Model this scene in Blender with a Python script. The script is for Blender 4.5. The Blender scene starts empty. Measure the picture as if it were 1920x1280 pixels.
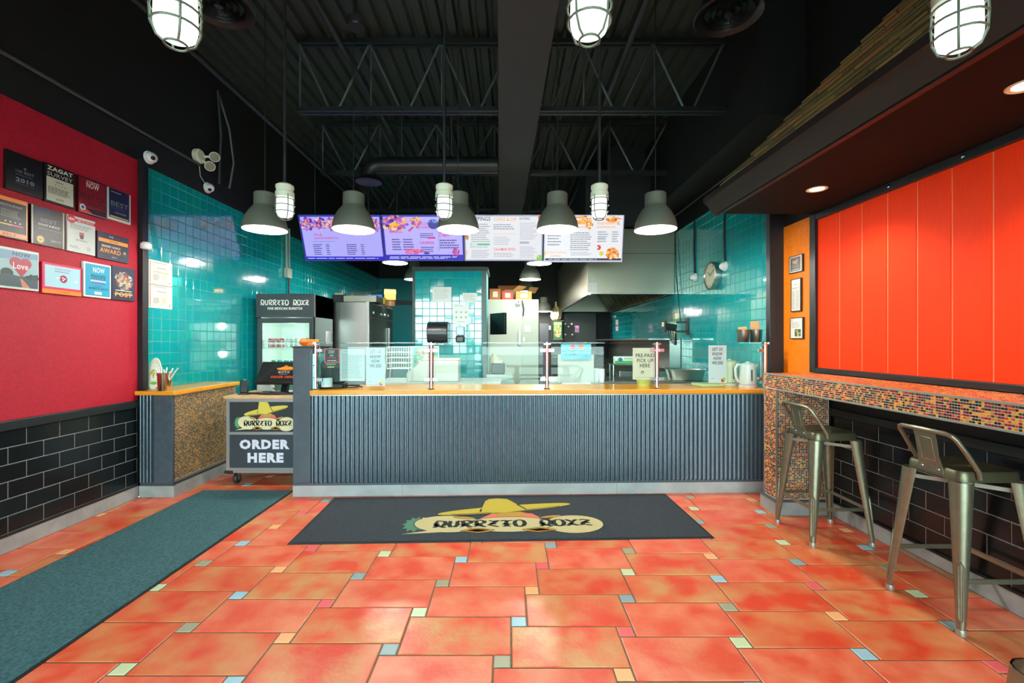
import bpy, math, random
from mathutils import Matrix, Vector
random.seed(7)
C = bpy.context.scene.collection
SC = bpy.context.scene
PI = math.pi

# ---------------------------------------------------------------- camera, world, light, exposure
H0, F0 = 1.38, 853.0                     # eye height (m), focal length in pixels of a 1920 px wide frame
cam = bpy.data.cameras.new('camera'); camo = bpy.data.objects.new('camera', cam); C.objects.link(camo)
camo.location = (0, 0, H0); camo.rotation_euler = (PI/2, 0, 0)
cam.sensor_width = 36; cam.lens = 36*F0/1920; cam.shift_x = 5/1920; cam.clip_start = .05
SC.camera = camo
w = bpy.data.worlds.new('world'); SC.world = w; w.use_nodes = True
w.node_tree.nodes['Background'].inputs[0].default_value = (.86, .95, 1.0, 1)
w.node_tree.nodes['Background'].inputs[1].default_value = 7.5
SC.view_settings.view_transform = 'Standard'; SC.view_settings.look = 'None'
SC.view_settings.gamma = 1; SC.view_settings.use_curve_mapping = False
SC.view_settings.exposure = 0.82
SC.cycles.max_bounces = 8; SC.cycles.transparent_max_bounces = 16
SC.cycles.sample_clamp_indirect = 6
def light(kind, loc, power, color=(1, 1, 1), size=.1, rot=(0, 0, 0), spot=None, portal=False, size_y=None):
    l = bpy.data.lights.new('lamp_light', kind); l.energy = power; l.color = color
    if kind == 'AREA':
        l.size = size
        if size_y: l.shape = 'RECTANGLE'; l.size_y = size_y
        if portal: l.cycles.is_portal = True
    else: l.shadow_soft_size = size
    if kind == 'SPOT': l.spot_size = spot; l.spot_blend = .6
    o = bpy.data.objects.new('lamp_light', l); C.objects.link(o); o.location = loc; o.rotation_euler = rot
    return o
YF = -1.5                                 # the shop front behind the camera
light('AREA', (-.36, YF+.08, 1.5), 1, size=5.7, size_y=2.75, rot=(PI/2, 0, 0), portal=True)

# measured point: picture column u, row v at depth Y -> world X, Z
def X(u, Y): return (u-955)/F0*Y
def Z(v, Y): return H0-(v-640)*Y/F0

# ---------------------------------------------------------------- materials
def lin(h):
    if isinstance(h, tuple): return h
    h = h.lstrip('#'); c = [int(h[i:i+2], 16)/255 for i in (0, 2, 4)]
    return tuple(x/12.92 if x <= .04045 else ((x+.055)/1.055)**2.4 for x in c)
MC = {}
def M(col, rough=.5, metal=0, emit=0, bump=0, bscale=200, var=0, vscale=6, col2=None, spec=.5, rnd=0, stretch=None, coat=0):
    key = (col, rough, metal, emit, bump, bscale, var, vscale, col2, spec, rnd, stretch, coat)
    if key in MC: return MC[key]
    m = bpy.data.materials.new('material'); m.use_nodes = True; nt = m.node_tree; N = nt.nodes; L = nt.links
    b = N['Principled BSDF']; c = lin(col)
    b.inputs['Base Color'].default_value = (*c, 1); b.inputs['Roughness'].default_value = rough
    b.inputs['Metallic'].default_value = metal; b.inputs['Specular IOR Level'].default_value = spec
    b.inputs['Coat Weight'].default_value = coat; b.inputs['Coat Roughness'].default_value = .08
    if emit:
        b.inputs['Emission Color'].default_value = (*c, 1); b.inputs['Emission Strength'].default_value = emit
        b.inputs['Base Color'].default_value = (.01, .01, .01, 1)
    g = N.new('ShaderNodeNewGeometry'); pos = g.outputs['Position']
    if rnd:
        oi = N.new('ShaderNodeObjectInfo'); a = N.new('ShaderNodeVectorMath'); a.operation = 'MULTIPLY_ADD'
        a.inputs[1].default_value = (37, 53, 11); L.new(oi.outputs['Random'], a.inputs[0]); L.new(pos, a.inputs[2]); pos = a.outputs[0]
    if stretch:
        s = N.new('ShaderNodeVectorMath'); s.operation = 'MULTIPLY'; s.inputs[1].default_value = stretch; L.new(pos, s.inputs[0]); pos = s.outputs[0]
    if var or col2:
        n = N.new('ShaderNodeTexNoise'); n.inputs['Scale'].default_value = vscale; n.inputs['Detail'].default_value = 5
        L.new(pos, n.inputs['Vector']); r = N.new('ShaderNodeValToRGB')
        r.color_ramp.elements[0].position = .36; r.color_ramp.elements[1].position = .66
        c2 = lin(col2) if col2 else tuple(min(1, x*(1+var)) for x in c)
        c1 = c if col2 else tuple(x*(1-var) for x in c)
        r.color_ramp.elements[0].color = (*c1, 1); r.color_ramp.elements[1].color = (*c2, 1)
        L.new(n.outputs['Fac'], r.inputs[0]); out = r.outputs[0]
        L.new(out, b.inputs['Base Color'])
    if bump:
        n = N.new('ShaderNodeTexNoise'); n.inputs['Scale'].default_value = bscale; n.inputs['Detail'].default_value = 3
        L.new(pos, n.inputs['Vector']); bp = N.new('ShaderNodeBump'); bp.inputs['Strength'].default_value = bump
        bp.inputs['Distance'].default_value = .004; L.new(n.outputs['Fac'], bp.inputs['Height']); L.new(bp.outputs[0], b.inputs['Normal'])
    MC[key] = m; return m
def glass_mat(tint='#E8FFF8', ior=1.5, gl=1.0):
    m = bpy.data.materials.new('clear_glass'); m.use_nodes = True; nt = m.node_tree; N = nt.nodes; L = nt.links; N.clear()
    o = N.new('ShaderNodeOutputMaterial'); mix = N.new('ShaderNodeMixShader'); f = N.new('ShaderNodeFresnel'); f.inputs[0].default_value = ior
    t = N.new('ShaderNodeBsdfTransparent'); t.inputs[0].default_value = (*lin(tint), 1)
    gs = N.new('ShaderNodeBsdfGlossy'); gs.inputs['Roughness'].default_value = 0
    L.new(f.outputs[0], mix.inputs[0]); L.new(t.outputs[0], mix.inputs[1]); L.new(gs.outputs[0], mix.inputs[2]); L.new(mix.outputs[0], o.inputs[0])
    return m
GLASS = glass_mat('#F4FFFB'); GREEN_GLASS = glass_mat('#EAFBF5'); GUARD = glass_mat('#F8FFFD', 1.36)
BLACK = M('#15191A', .6, bump=.15, bscale=120); BLACKG = M('#0E1112', .35)
STEEL = M('#B9BDB8', .28, 1, bump=.04, bscale=30, stretch=(1, 1, 12)); CHROME = M('#E6E3EA', .18, 1)
DSTEEL = M('#6C716C', .35, 1); ALU = M('#C3C6C8', .35, .8); WHITE = M('#E9E9E4', .45); IVORY = M('#E4E6CE', .4)
PAPER = M('#E8EAE9', .6); SLATE = M('#46525C', .55, var=.12, vscale=20); WOODPL = M('#F0A028', .25, var=.12, vscale=8, stretch=(1, 12, 12), coat=.3)
PLY = M('#D9B383', .45, var=.08, vscale=12); RUBBER = M('#1C2124', .6); CONC = M('#9EA4A2', .7, var=.12, vscale=9, bump=.1, bscale=60)

# ---------------------------------------------------------------- mesh builder
class MB:
    def __init__(s): s.v = []; s.f = []; s.mi = []; s.ms = []
    def m(s, mat):
        if mat not in s.ms: s.ms.append(mat)
        return s.ms.index(mat)
    def face(s, pts, mat):
        i = len(s.v); s.v += [tuple(p) for p in pts]; s.f.append(tuple(range(i, i+len(pts)))); s.mi.append(s.m(mat)); return s
    def raw(s, vs, fs, mat):
        i = len(s.v); k = s.m(mat); s.v += [tuple(p) for p in vs]
        for f in fs: s.f.append(tuple(i+j for j in f)); s.mi.append(k)
        return s
    def box(s, a, b, mat):
        x0, y0, z0 = a; x1, y1, z1 = b
        return s.raw([(x0,y0,z0),(x1,y0,z0),(x1,y1,z0),(x0,y1,z0),(x0,y0,z1),(x1,y0,z1),(x1,y1,z1),(x0,y1,z1)],
            [(0,3,2,1),(4,5,6,7),(0,1,5,4),(1,2,6,5),(2,3,7,6),(3,0,4,7)], mat)
    def bar(s, p, q, wd, ht, mat, up=(0, 0, 1)):
        p = Vector(p); q = Vector(q); d = (q-p).normalized(); u = Vector(up)
        if abs(d.dot(u)) > .98: u = Vector((0, 1, 0))
        a = d.cross(u).normalized()*wd/2; b = a.cross(d).normalized()*ht/2
        return s.raw([p-a-b, p+a-b, p+a+b, p-a+b, q-a-b, q+a-b, q+a+b, q-a+b],
            [(0,3,2,1),(4,5,6,7),(0,1,5,4),(1,2,6,5),(2,3,7,6),(3,0,4,7)], mat)
    def tube(s, pts, r, mat, n=8, closed=False):
        P = [Vector(p) for p in pts]; k = len(P); R = r if isinstance(r, (list, tuple)) else [r]*k
        vs = []; ref = None
        for i in range(k):
            if closed: d = (P[(i+1) % k]-P[i-1]).normalized()
            else: d = (P[min(i+1, k-1)]-P[max(i-1, 0)]).normalized()
            if ref is None: ref = Vector((0, 0, 1)) if abs(d.z) < .9 else Vector((1, 0, 0))
            a = d.cross(ref).normalized(); b = d.cross(a).normalized(); ref = -b if False else a.cross(d).normalized()
            vs += [P[i]+R[i]*(a*math.cos(2*PI*j/n)+b*math.sin(2*PI*j/n)) for j in range(n)]
        fs = []
        for i in range(k if closed else k-1):
            o, e = i*n, ((i+1) % k)*n
            fs += [(o+j, o+(j+1) % n, e+(j+1) % n, e+j) for j in range(n)]
        if not closed: fs += [tuple(range(n))[::-1], tuple(range((k-1)*n, k*n))]
        return s.raw(vs, fs, mat)
    def lathe(s, prof, mat, c=(0, 0, 0), n=24, axis='z', a0=0, a1=2*PI, ry=1):
        full = abs(a1-a0-2*PI) < 1e-6; k = n if full else n+1; vs = []
        for r, h in prof:
            for j in range(k):
                t = a0+(a1-a0)*j/n; x, y = r*math.cos(t), r*math.sin(t)*ry
                p = (x, y, h) if axis == 'z' else ((x, h, y) if axis == 'y' else (h, x, y))
                vs.append((p[0]+c[0], p[1]+c[1], p[2]+c[2]))
        fs = []
        for i in range(len(prof)-1):
            for j in range(n):
                q = (j+1) % k; f = (i*k+j, i*k+q, (i+1)*k+q, (i+1)*k+j)
                fs.append(f)
        if full:
            if prof[0][0] > 1e-6: fs.append(tuple(range(k))[::-1])
            if prof[-1][0] > 1e-6: fs.append(tuple(range((len(prof)-1)*k, len(prof)*k)))
        return s.raw(vs, fs, mat)
    def shell(s, prof, mat, **kw):   # open lathe: no caps
        n0 = len(s.f); s.lathe(prof, mat, **kw)
        while len(s.f) > n0 and len(s.f[-1]) > 4: s.f.pop(); s.mi.pop()
        return s
    def prism(s, poly, fn, d0, d1, mat):
        n = len(poly); A = [fn(a, b, d0) for a, b in poly]; B = [fn(a, b, d1) for a, b in poly]
        return s.raw(A+B, [tuple(range(n)), tuple(range(2*n-1, n-1, -1))]+[(i, i+n, (i+1) % n+n, (i+1) % n) for i in range(n)], mat)
    def build(s, name, parent=None, world=False, loc=(0, 0, 0), rot=(0, 0, 0), smooth=True, bevel=0, fix=True):
        me = bpy.data.meshes.new(name); v = s.v
        if world and parent is not None:
            inv = MAT[parent.name].inverted(); v = [tuple(inv @ Vector(p)) for p in v]
        me.from_pydata(v, [], s.f)
        for m in s.ms: me.materials.append(m)
        if len(s.ms) > 1: me.polygons.foreach_set('material_index', s.mi)
        if fix:
            import bmesh; bm = bmesh.new(); bm.from_mesh(me); bmesh.ops.recalc_face_normals(bm, faces=bm.faces); bm.to_mesh(me); bm.free()
        if smooth:
            me.polygons.foreach_set('use_smooth', [True]*len(me.polygons)); me.set_sharp_from_angle(angle=.6)
        me.update()
        return link(name, me, parent, loc, rot, bevel)
MAT = {}; KIDS = {}
def link(name, me, parent=None, loc=(0, 0, 0), rot=(0, 0, 0), bevel=0):
    o = bpy.data.objects.new(name, me); C.objects.link(o); o.location = loc; o.rotation_euler = rot
    if parent is not None: o.parent = parent; MAT[o.name] = MAT[parent.name] @ o.matrix_basis; KIDS.setdefault(parent.name, []).append(o)
    else: MAT[o.name] = o.matrix_basis.copy()
    if bevel:
        b = o.modifiers.new('soft_edge', 'BEVEL'); b.width = bevel; b.segments = 2; b.limit_method = 'ANGLE'
    return o
def tag(o, label, cat, group=None):
    o['label'] = label; o['category'] = cat
    if group: o['group'] = group
    return o
def struct(o): o['kind'] = 'structure'; return o
def stuff(o): o['kind'] = 'stuff'; return o
def thing(name, label, cat, loc=(0, 0, 0), rotz=0, group=None):
    o = bpy.data.objects.new(name, None); C.objects.link(o); o.empty_display_size = .1
    o.location = loc; o.rotation_euler = (0, 0, rotz); MAT[o.name] = o.matrix_basis.copy()
    return tag(o, label, cat, group)
def copy_tree(o, parent=None):
    c = o.copy(); C.objects.link(c)
    if parent is not None: c.parent = parent
    MAT[c.name] = c.matrix_basis.copy() if parent is None else MAT[parent.name] @ c.matrix_basis
    for ch in KIDS.get(o.name, []): copy_tree(ch, c)
    return c
def dup(o, label, loc, rotz=None, group=None):
    c = copy_tree(o); c.location = loc; c['label'] = label
    if rotz is not None: c.rotation_euler = (0, 0, rotz)
    if group: c['group'] = group
    MAT[c.name] = c.matrix_basis.copy(); return c

# ---------------------------------------------------------------- lettering and flat print
TX = {}
def text_geo(s, bold=0):
    k = (s, bold)
    if k not in TX:
        cu = bpy.data.curves.new('lettering', 'FONT'); cu.body = s; cu.resolution_u = 2; cu.offset = bold; cu.space_character = 1+bold*3.2
        o = bpy.data.objects.new('lettering', cu); me = bpy.data.meshes.new_from_object(o)
        vs = [(v.co.x, v.co.y) for v in me.vertices]; fs = [tuple(p.vertices) for p in me.polygons]
        bpy.data.objects.remove(o); bpy.data.curves.remove(cu); bpy.data.meshes.remove(me)
        if not vs: vs = [(0, 0)]
        x0 = min(v[0] for v in vs); x1 = max(v[0] for v in vs); y0 = min(v[1] for v in vs); y1 = max(v[1] for v in vs)
        TX[k] = (vs, fs, x0, x1, y0, y1)
    return TX[k]
# brush-stroke capitals of the shop's own lettering, as pen paths in a 1 x 1 cell
BRUSH = {
 'B': [[(.05,.95),(.3,1),(.85,.9),(.95,.62),(.8,.3),(.45,.2),(.12,.3),(.08,.6),(.18,.88)], [(.0,.05),(.3,.24),(.22,.6)], [(.55,.22),(.95,.02)]],
 'U': [[(.05,.95),(.2,.85),(.12,.4),(.3,.12),(.65,.12),(.85,.4),(.8,.82),(.98,.98)]],
 'R': [[(.0,.1),(.25,.22),(.2,.6),(.1,.92),(.5,1),(.88,.88),(.85,.62),(.5,.5),(.25,.52)], [(.45,.5),(.62,.2),(1,.05)], [(.05,.45),(.3,.3)]],
 'I': [[(.1,.95),(.5,.85),(.9,.95),(.5,.6),(.15,.3),(.5,.2),(.95,.05)], [(.2,.55),(.75,.45)]],
 'T': [[(.0,.85),(.3,.95),(.6,.85),(1,.95)], [(.55,.9),(.45,.5),(.55,.15),(.85,.08)], [(.1,.45),(.9,.4)], [(.2,.1),(.5,.2)]],
 'O': [[(.5,1),(.85,.88),(.97,.5),(.8,.15),(.5,.05),(.18,.15),(.04,.5),(.15,.88),(.5,1)]],
 'Y': [[(.0,.95),(.3,.8),(.5,.55),(.8,.85),(1,.95)], [(.5,.55),(.2,.2),(.0,.08)], [(.35,.42),(.7,.2),(1,.1)]],
 'Z': [[(.05,.85),(.45,.95),(.9,.85),(.4,.5),(.1,.15),(.5,.22),(1,.08)], [(.1,.45),(.5,.6),(.85,.4)]],
}
def brush_text(mb, s, fn, x0, x1, y0, y1, mat, wt=.1, lay=1):
    n = len(s); cw = (x1-x0)/n; ch = y1-y0
    for i, c in enumerate(s):
        for path in BRUSH.get(c, []):
            pts = [(x0+cw*(i+.06+.86*a), y0+ch*b) for a, b in path]; L = len(pts); lf = []; rt = []
            for j in range(L):
                ax, ay = pts[max(j-1, 0)]; bx, by = pts[min(j+1, L-1)]; dx, dy = bx-ax, by-ay; q = math.hypot(dx, dy) or 1
                wd = wt*ch*(.55+.45*math.sin(PI*(j+.6)/(L+.2)))
                lf.append((pts[j][0]-dy/q*wd, pts[j][1]+dx/q*wd)); rt.append((pts[j][0]+dy/q*wd, pts[j][1]-dx/q*wd))
            for j in range(L-1): mb.face([fn(*lf[j], lay), fn(*lf[j+1], lay), fn(*rt[j+1], lay), fn(*rt[j], lay)], mat)
def ell(cx, cy, rx, ry, n=24, rot=0):
    c, s = math.cos(rot), math.sin(rot)
    return [(cx+rx*math.cos(t)*c-ry*math.sin(t)*s, cy+rx*math.cos(t)*s+ry*math.sin(t)*c) for t in [2*PI*i/n for i in range(n)]]
def draw(mb, el, fn, mf):
    """print elements in 0..1 sheet coordinates (v downwards); fn(u, v, layer) -> point; mf(colour) -> material; fn.asp = width/height"""
    asp = fn.asp; lay = 0
    for e in el:
        k = e[0]; lay += 1; l = 1+lay*.12
        if k == 'r': _, a, b, c, d, col = e; mb.face([fn(a, d, l), fn(c, d, l), fn(c, b, l), fn(a, b, l)], mf(col))
        elif k == 'p': mb.face([fn(a, b, l) for a, b in e[1]], mf(e[2]))
        elif k == 'c': _, cx, cy, r, col = e; mb.face([fn(cx+r*math.cos(t)/asp, cy+r*math.sin(t), l) for t in [2*PI*i/20 for i in range(20)]], mf(col))
        elif k == 'e': _, cx, cy, rx, ry, col = e; mb.face([fn(cx+rx*math.cos(t), cy+ry*math.sin(t), l) for t in [2*PI*i/20 for i in range(20)]], mf(col))
        elif k == 't':
            _, s, cx, cy, h, col = e[:6]; wd = e[6] if len(e) > 6 else None; bold = e[7] if len(e) > 7 else 0
            vs, fs, x0, x1, y0, y1 = text_geo(s, bold); sy = h/(y1-y0); sx = wd/(x1-x0) if wd else sy/asp
            mb.raw([fn(cx+(x-(x0+x1)/2)*sx, cy-(y-(y0+y1)/2)*sy, l) for x, y in vs], fs, mf(col))
        elif k == 'g':   # lines of small print too fine to read
            _, a, b, c, d, n, col = e; rr = random.Random(int((a+b*7)*1000))
            for i in range(n):
                y = b+(d-b)*(i+.5)/n; hh = (d-b)/n*.22; x = a; end = a+(c-a)*rr.uniform(.75, 1)
                while x < end-.005:
                    q = min(end, x+(c-a)*rr.uniform(.06, .16)); mb.face([fn(x, y+hh, l), fn(q, y+hh, l), fn(q, y-hh, l), fn(x, y-hh, l)], mf(col)); x = q+(c-a)*.02
        elif k == 'b':   # a heap of food or a busy picture as many small flecks
            _, cx, cy, rx, ry, n, cols = e; rr = random.Random(int((cx*3+cy)*999))
            for i in range(n):
                t = rr.uniform(0, 2*PI); q = math.sqrt(rr.random()); sx = rx*rr.uniform(.12, .3); sy = ry*rr.uniform(.12, .3)
                px, py = cx+rx*q*math.cos(t), cy+ry*q*math.sin(t); a0 = rr.uniform(0, 3)
                mb.face([fn(px+sx*math.cos(a0+j*1.257), py+sy*math.sin(a0+j*1.257), l+i*.004) for j in range(5)], mf(cols[i % len(cols)]))
def sheet_fn(Wd, Hh, y, gap=.0006):
    def fn(u, v, l): return ((u-.5)*Wd, y-gap*l, (1-v)*Hh)
    fn.asp = Wd/Hh; return fn
def sheet(name, label, cat, base, rotz, Wd, Hh, el, board='#101214', t=.012, parent=None, emit=0, rough=.35, back_mat=None, tilt=0, group=None):
    th = thing(name, label, cat, base, rotz, group)
    if tilt: th.rotation_euler = (tilt, 0, rotz); MAT[th.name] = th.matrix_basis.copy()
    MB().box((-Wd/2, -t, 0), (Wd/2, 0, Hh), back_mat or M(board, .4)).build('backing', th)
    mb = MB(); draw(mb, el, sheet_fn(Wd, Hh, -t), (lambda c: M(c, .3, emit=emit)) if emit else (lambda c: M(c, rough)))
    if mb.f: mb.build('print', th, smooth=False, fix=False)
    return th

# ---------------------------------------------------------------- pieces: tiles
def tile_mesh(wd, ht, th, mat, ch=.003):
    """a tile lying in x-y, centred, top at z = th, with a small chamfer"""
    a, b = wd/2, ht/2; c, d = a-ch, b-ch
    me = bpy.data.meshes.new('tile'); z = th-ch*.6
    me.from_pydata([(-a,-b,0),(a,-b,0),(a,b,0),(-a,b,0),(-a,-b,z),(a,-b,z),(a,b,z),(-a,b,z),(-c,-d,th),(c,-d,th),(c,d,th),(-c,d,th)], [],
        [(8,9,10,11),(4,5,9,8),(5,6,10,9),(6,7,11,10),(7,4,8,11),(0,1,5,4),(1,2,6,5),(2,3,7,6),(3,0,4,7)])
    me.materials.append(mat); return me
def basis(o, ex, ey, n): return Matrix(((ex[0], ey[0], n[0], o[0]), (ex[1], ey[1], n[1], o[1]), (ex[2], ey[2], n[2], o[2]), (0, 0, 0, 1)))
def tile_field(parent, name, o, ex, ey, n, rows, mats, th=.003, limit=300, wobble=.0015, rest='remaining_tiles'):
    """rows: list of (x0, x1, y0, y1) in the field plane, nearest first; the first `limit` become parts, the rest one stuff part"""
    ex, ey, n = Vector(ex), Vector(ey), Vector(n); cache = {}; inv = MAT[parent.name].inverted(); mb = MB()
    for i, (x0, x1, y0, y1) in enumerate(rows):
        mat = mats[random.randrange(len(mats))]; c = Vector(o)+ex*(x0+x1)/2+ey*(y0+y1)/2
        nn = (n+ex*random.uniform(-wobble, wobble)+ey*random.uniform(-wobble, wobble)).normalized()
        e2 = (ey-nn*ey.dot(nn)).normalized(); e1 = e2.cross(nn).normalized()
        if e1.dot(ex) < 0: e1 = -e1
        k = (round(x1-x0, 3), round(y1-y0, 3), mats.index(mat))
        if i < limit:
            if k not in cache: cache[k] = tile_mesh(x1-x0, y1-y0, th, mat)
            ob = bpy.data.objects.new(name, cache[k]); C.objects.link(ob); ob.parent = parent; ob.matrix_basis = inv @ basis(c, e1, e2, nn)
        else:
            a, b, ch = (x1-x0)/2, (y1-y0)/2, .003
            P = lambda p, q, h: c+e1*p+e2*q+nn*h
            mb.raw([P(-a,-b,0),P(a,-b,0),P(a,b,0),P(-a,b,0),P(-a+ch,-b+ch,th),P(a-ch,-b+ch,th),P(a-ch,b-ch,th),P(-a+ch,b-ch,th)],
                [(4,5,6,7),(0,1,5,4),(1,2,6,5),(2,3,7,6),(3,0,4,7)], mat)
    if mb.f: stuff(mb.build(rest, parent, world=True, smooth=False, fix=False))
def mosaic(parent, name, o, ex, ey, n, W_, H_, mats, pitch=.0137, gap=.0029, th=.002, wts=None):
    ex, ey, n, o = Vector(ex), Vector(ey), Vector(n), Vector(o); mb = MB(); nx, ny = int(W_/pitch+.3), int(H_/pitch+.3); px, py = W_/nx, H_/ny
    for i in range(nx):
        for j in range(ny):
            mat = random.choices(mats, wts)[0]; a = o+ex*(i*px+gap/2)+ey*(j*py+gap/2); u = ex*(px-gap); v = ey*(py-gap); k = n*th; g = .0007
            iu, iv = ex*g, ey*g
            mb.raw([a, a+u, a+u+v, a+v, a+k+iu+iv, a+u+k-iu+iv, a+u+v+k-iu-iv, a+v+k+iu-iv], [(4,5,6,7),(0,1,5,4),(1,2,6,5),(2,3,7,6),(3,0,4,7)], mat)
    return stuff(mb.build(name, parent, world=True, smooth=False, fix=False))

# ================================================================ the setting
XL, XR, YB, ZC = -3.30, 2.58, 11.5, 4.45
TEAL = [M('#0AAAB0', .1, coat=1), M('#08A6B0', .1, coat=1), M('#0CACAC', .12, coat=1)]
for m_ in TEAL: m_.node_tree.nodes['Principled BSDF'].inputs['Coat IOR'].default_value = 1.85; m_.node_tree.nodes['Principled BSDF'].inputs['Coat Roughness'].default_value = .03
TGROUT = M('#3F9C98', .7); BTILE = [M('#101719', .22), M('#131B1D', .26)]; BGROUT = M('#8E9492', .8)

# floor: large and small tiles laid in a stepped pattern over a bed of grout
fl = struct(MB().box((XL, YF, -.12), (XR, 5.4, -.003), M('#6E5E46', .85, var=.2, vscale=30)).build('floor', smooth=False))
FT = [M('#E84E30', .3, col2='#D89A62', vscale=5.5, rnd=1, bump=.25, bscale=45), M('#E85638', .3, col2='#EE8A66', vscale=6, rnd=1, bump=.25, bscale=45),
      M('#E24628', .32, col2='#DA8C58', vscale=5, rnd=1, bump=.25, bscale=45)]
AC = [M('#93A9AE', .35), M('#F0666A', .35), M('#FFB57C', .35), M('#A3CBDD', .35), M('#A9A78C', .35), M('#CFE0B4', .35)]
E2 = (.508, -.078); E1 = (-.078, -.28); O0 = (.243, 3.125)
big = []; small = []
for i in range(-16, 22):
    for j in range(-12, 12):
        x = O0[0]+E2[0]*j+E1[0]*i; y = O0[1]+E2[1]*j+E1[1]*i          # far-left corner of the small tile
        small.append((x, x+.0757, y-.0757, y, (i-2*j) % 6)); big.append((x+.078, x+.586, y-.078, y+.202, 0))
def clip(t, x0, x1, y0, y1):
    a, b, c, d, k = t; a = max(a, x0); b = min(b, x1); c = max(c, y0); d = min(d, y1)
    return (a, b, c, d, k) if b-a > .012 and d-c > .012 else None
def lay(lst, name, matf, gap, th=.006):
    cache = {}; n = 0; lst = sorted([c for c in (clip(t, XL+.016, XR-.016, YF+.05, 5.35) for t in lst) if c], key=lambda t: abs((t[2]+t[3])/2-2))
    for a, b, c, d, k in lst:
        if (c+d)/2 < .4 and abs((a+b)/2) > 2.6: continue
        n += 1
        if n > 300: break
        key = (round(b-a, 3), round(d-c, 3), k); mat = matf(k)
        key = (*key, mat.name)
        if key not in cache: cache[key] = tile_mesh(b-a-gap, d-c-gap, th, mat, .004)
        o = bpy.data.objects.new(name, cache[key]); C.objects.link(o); o.parent = fl
        o.location = ((a+b)/2, (c+d)/2, -.006+random.uniform(-.0008, .0004)); o.rotation_euler = (random.uniform(-.001, .001), random.uniform(-.001, .001), 0)
lay(big, 'floor_tile', lambda k: random.choice(FT), .007); lay(small, 'accent_tile', lambda k: AC[k], .004)
struct(MB().box((XL, 5.4, -.12), (XR, YB, 0), M('#5A3A30', .6)).build('floor_kitchen', smooth=False))
struct(MB().box((-30, -40, -.25), (30, YF-.1, -.05), M('#C9CBC6', .9, var=.1, vscale=1.5)).build('ground', smooth=False))

# left wall
wl = struct(MB().box((XL-.15, YF, 0), (XL, YB, ZC), BLACK).build('wall_left', smooth=False))
MB().box((XL-.01, YF, .862), (XL+.006, 4.04, 2.985), M('#B8102E', .55, bump=.9, bscale=160, var=.1, vscale=50)).build('red_plaster', wl, smooth=False)
MB().box((XL-.01, YF, .11), (XL+.002, 4.03, .80), BGROUT).build('tile_grout', wl, smooth=False)
rows = []
for r in range(6):
    z1 = .796-r*.1128
    for k in range(-20, 6):
        y0 = max(YF, 3.107+.2298*k+(0 if r % 2 == 0 else -.115)); y1 = min(4.03, 3.107+.2298*(k+1)+(0 if r % 2 == 0 else -.115))
        if y1-y0 > .02: rows.append((y0+.0025, y1-.0025, z1-.1128+.0025, z1-.0025))
rows.sort(key=lambda t: -t[1])
tile_field(wl, 'wainscot_tile', (XL+.001, 0, 0), (0, 1, 0), (0, 0, 1), (1, 0, 0), rows, BTILE, .0035)
struct(MB().box((XL-.01, YF, .796), (XL+.03, 4.03, .862), M('#1B2426', .4)).build('trim_1', bevel=.006))
struct(MB().box((XL-.01, YF, 0), (XL+.016, 4.03, .105), CONC).box((XL-.01, YF, .105), (XL+.02, 4.03, .119), M('#1B2426', .4)).build('baseboard_left', smooth=False))
MB().box((XL-.01, 4.09, 0), (XL+.002, YB, 2.97), TGROUT).build('teal_grout', wl, smooth=False)
rows = [(4.092+.1085*i+.002, 4.092+.1085*(i+1)-.002, .948+.1085*j+.002, min(2.968, .948+.1085*(j+1)-.002)) for i in range(68) for j in range(-8, 19)]
rows = [r for r in rows if not (r[0] < 4.95 and r[2] < .94)]; rows.sort(key=lambda r: (r[2] < .94, r[0]))
tile_field(wl, 'wall_tile', (XL+.0015, 0, 0), (0, 1, 0), (0, 0, 1), (1, 0, 0), rows, TEAL, .0028, wobble=.004)
struct(MB().box((XL-.01, 4.03, .946), (XL+.055, 4.092, 3.0), M('#161C20', .4)).build('trim_2', bevel=.004))

# right wall: black brick tiles below the bar, orange boards above, teal kitchen tiles beyond
wr = struct(MB().box((XR, YF, 0), (XR+.15, YB, ZC), BLACK).build('wall_right', smooth=False))
MB().box((XR-.004, 3.83, 1.0), (XR+.01, 4.30, 2.45), M('#F98200', .5, bump=.5, bscale=160, var=.08, vscale=30)).build('orange_plaster', wr, smooth=False)
MB().box((XR-.004, YF, 1.14), (XR+.01, 3.83, 2.42), M('#FFB48A', .5)).build('board_backing', wr, smooth=False)
ORB = M('#FF3B00', .6, spec=.2, bump=.35, bscale=26, stretch=(8, 8, 1.2), var=.04, vscale=9, rnd=1)
ys = [3.80]+[3.547-.2256*k for k in range(0, 20)]
bc = {}
for a, b in zip(ys, ys[1:]):
    if b < YF: break
    wd = a-b-.009
    if round(wd, 3) not in bc:
        bc[round(wd, 3)] = tile_mesh(1.25, wd, .006, ORB, .004)
    o = bpy.data.objects.new('panel_board', bc[round(wd, 3)]); C.objects.link(o); o.parent = wr
    o.matrix_basis = basis((XR-.0035, (a+b)/2, 1.776), (0, 0, 1), (0, 1, 0), (-1, 0, 0))
fm = M('#121A1E', .35)
struct(MB().box((XR-.034, 3.79, 1.12), (XR+.01, 3.862, 2.445), fm).box((XR-.034, YF, 2.39), (XR+.01, 3.79, 2.445), fm).box((XR-.034, YF, 1.12), (XR+.01, 3.79, 1.163), fm).build('trim_3', bevel=.004))
scr = MB().lathe([(.0, 0), (.012, 0), (.012, .005), (0, .009)], CHROME, n=10).build('frame_screw', wr, loc=(XR-.034, 3.05, 2.42), rot=(0, -PI/2, 0))
for y in (2.55, 2.1): 
    o = scr.copy(); C.objects.link(o); o.location = (XR-.034, y, 2.42)
MB().box((XR-.002, YF, .11), (XR+.01, 3.66, .80), BGROUT).build('tile_grout', wr, smooth=False)
rows = []
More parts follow.
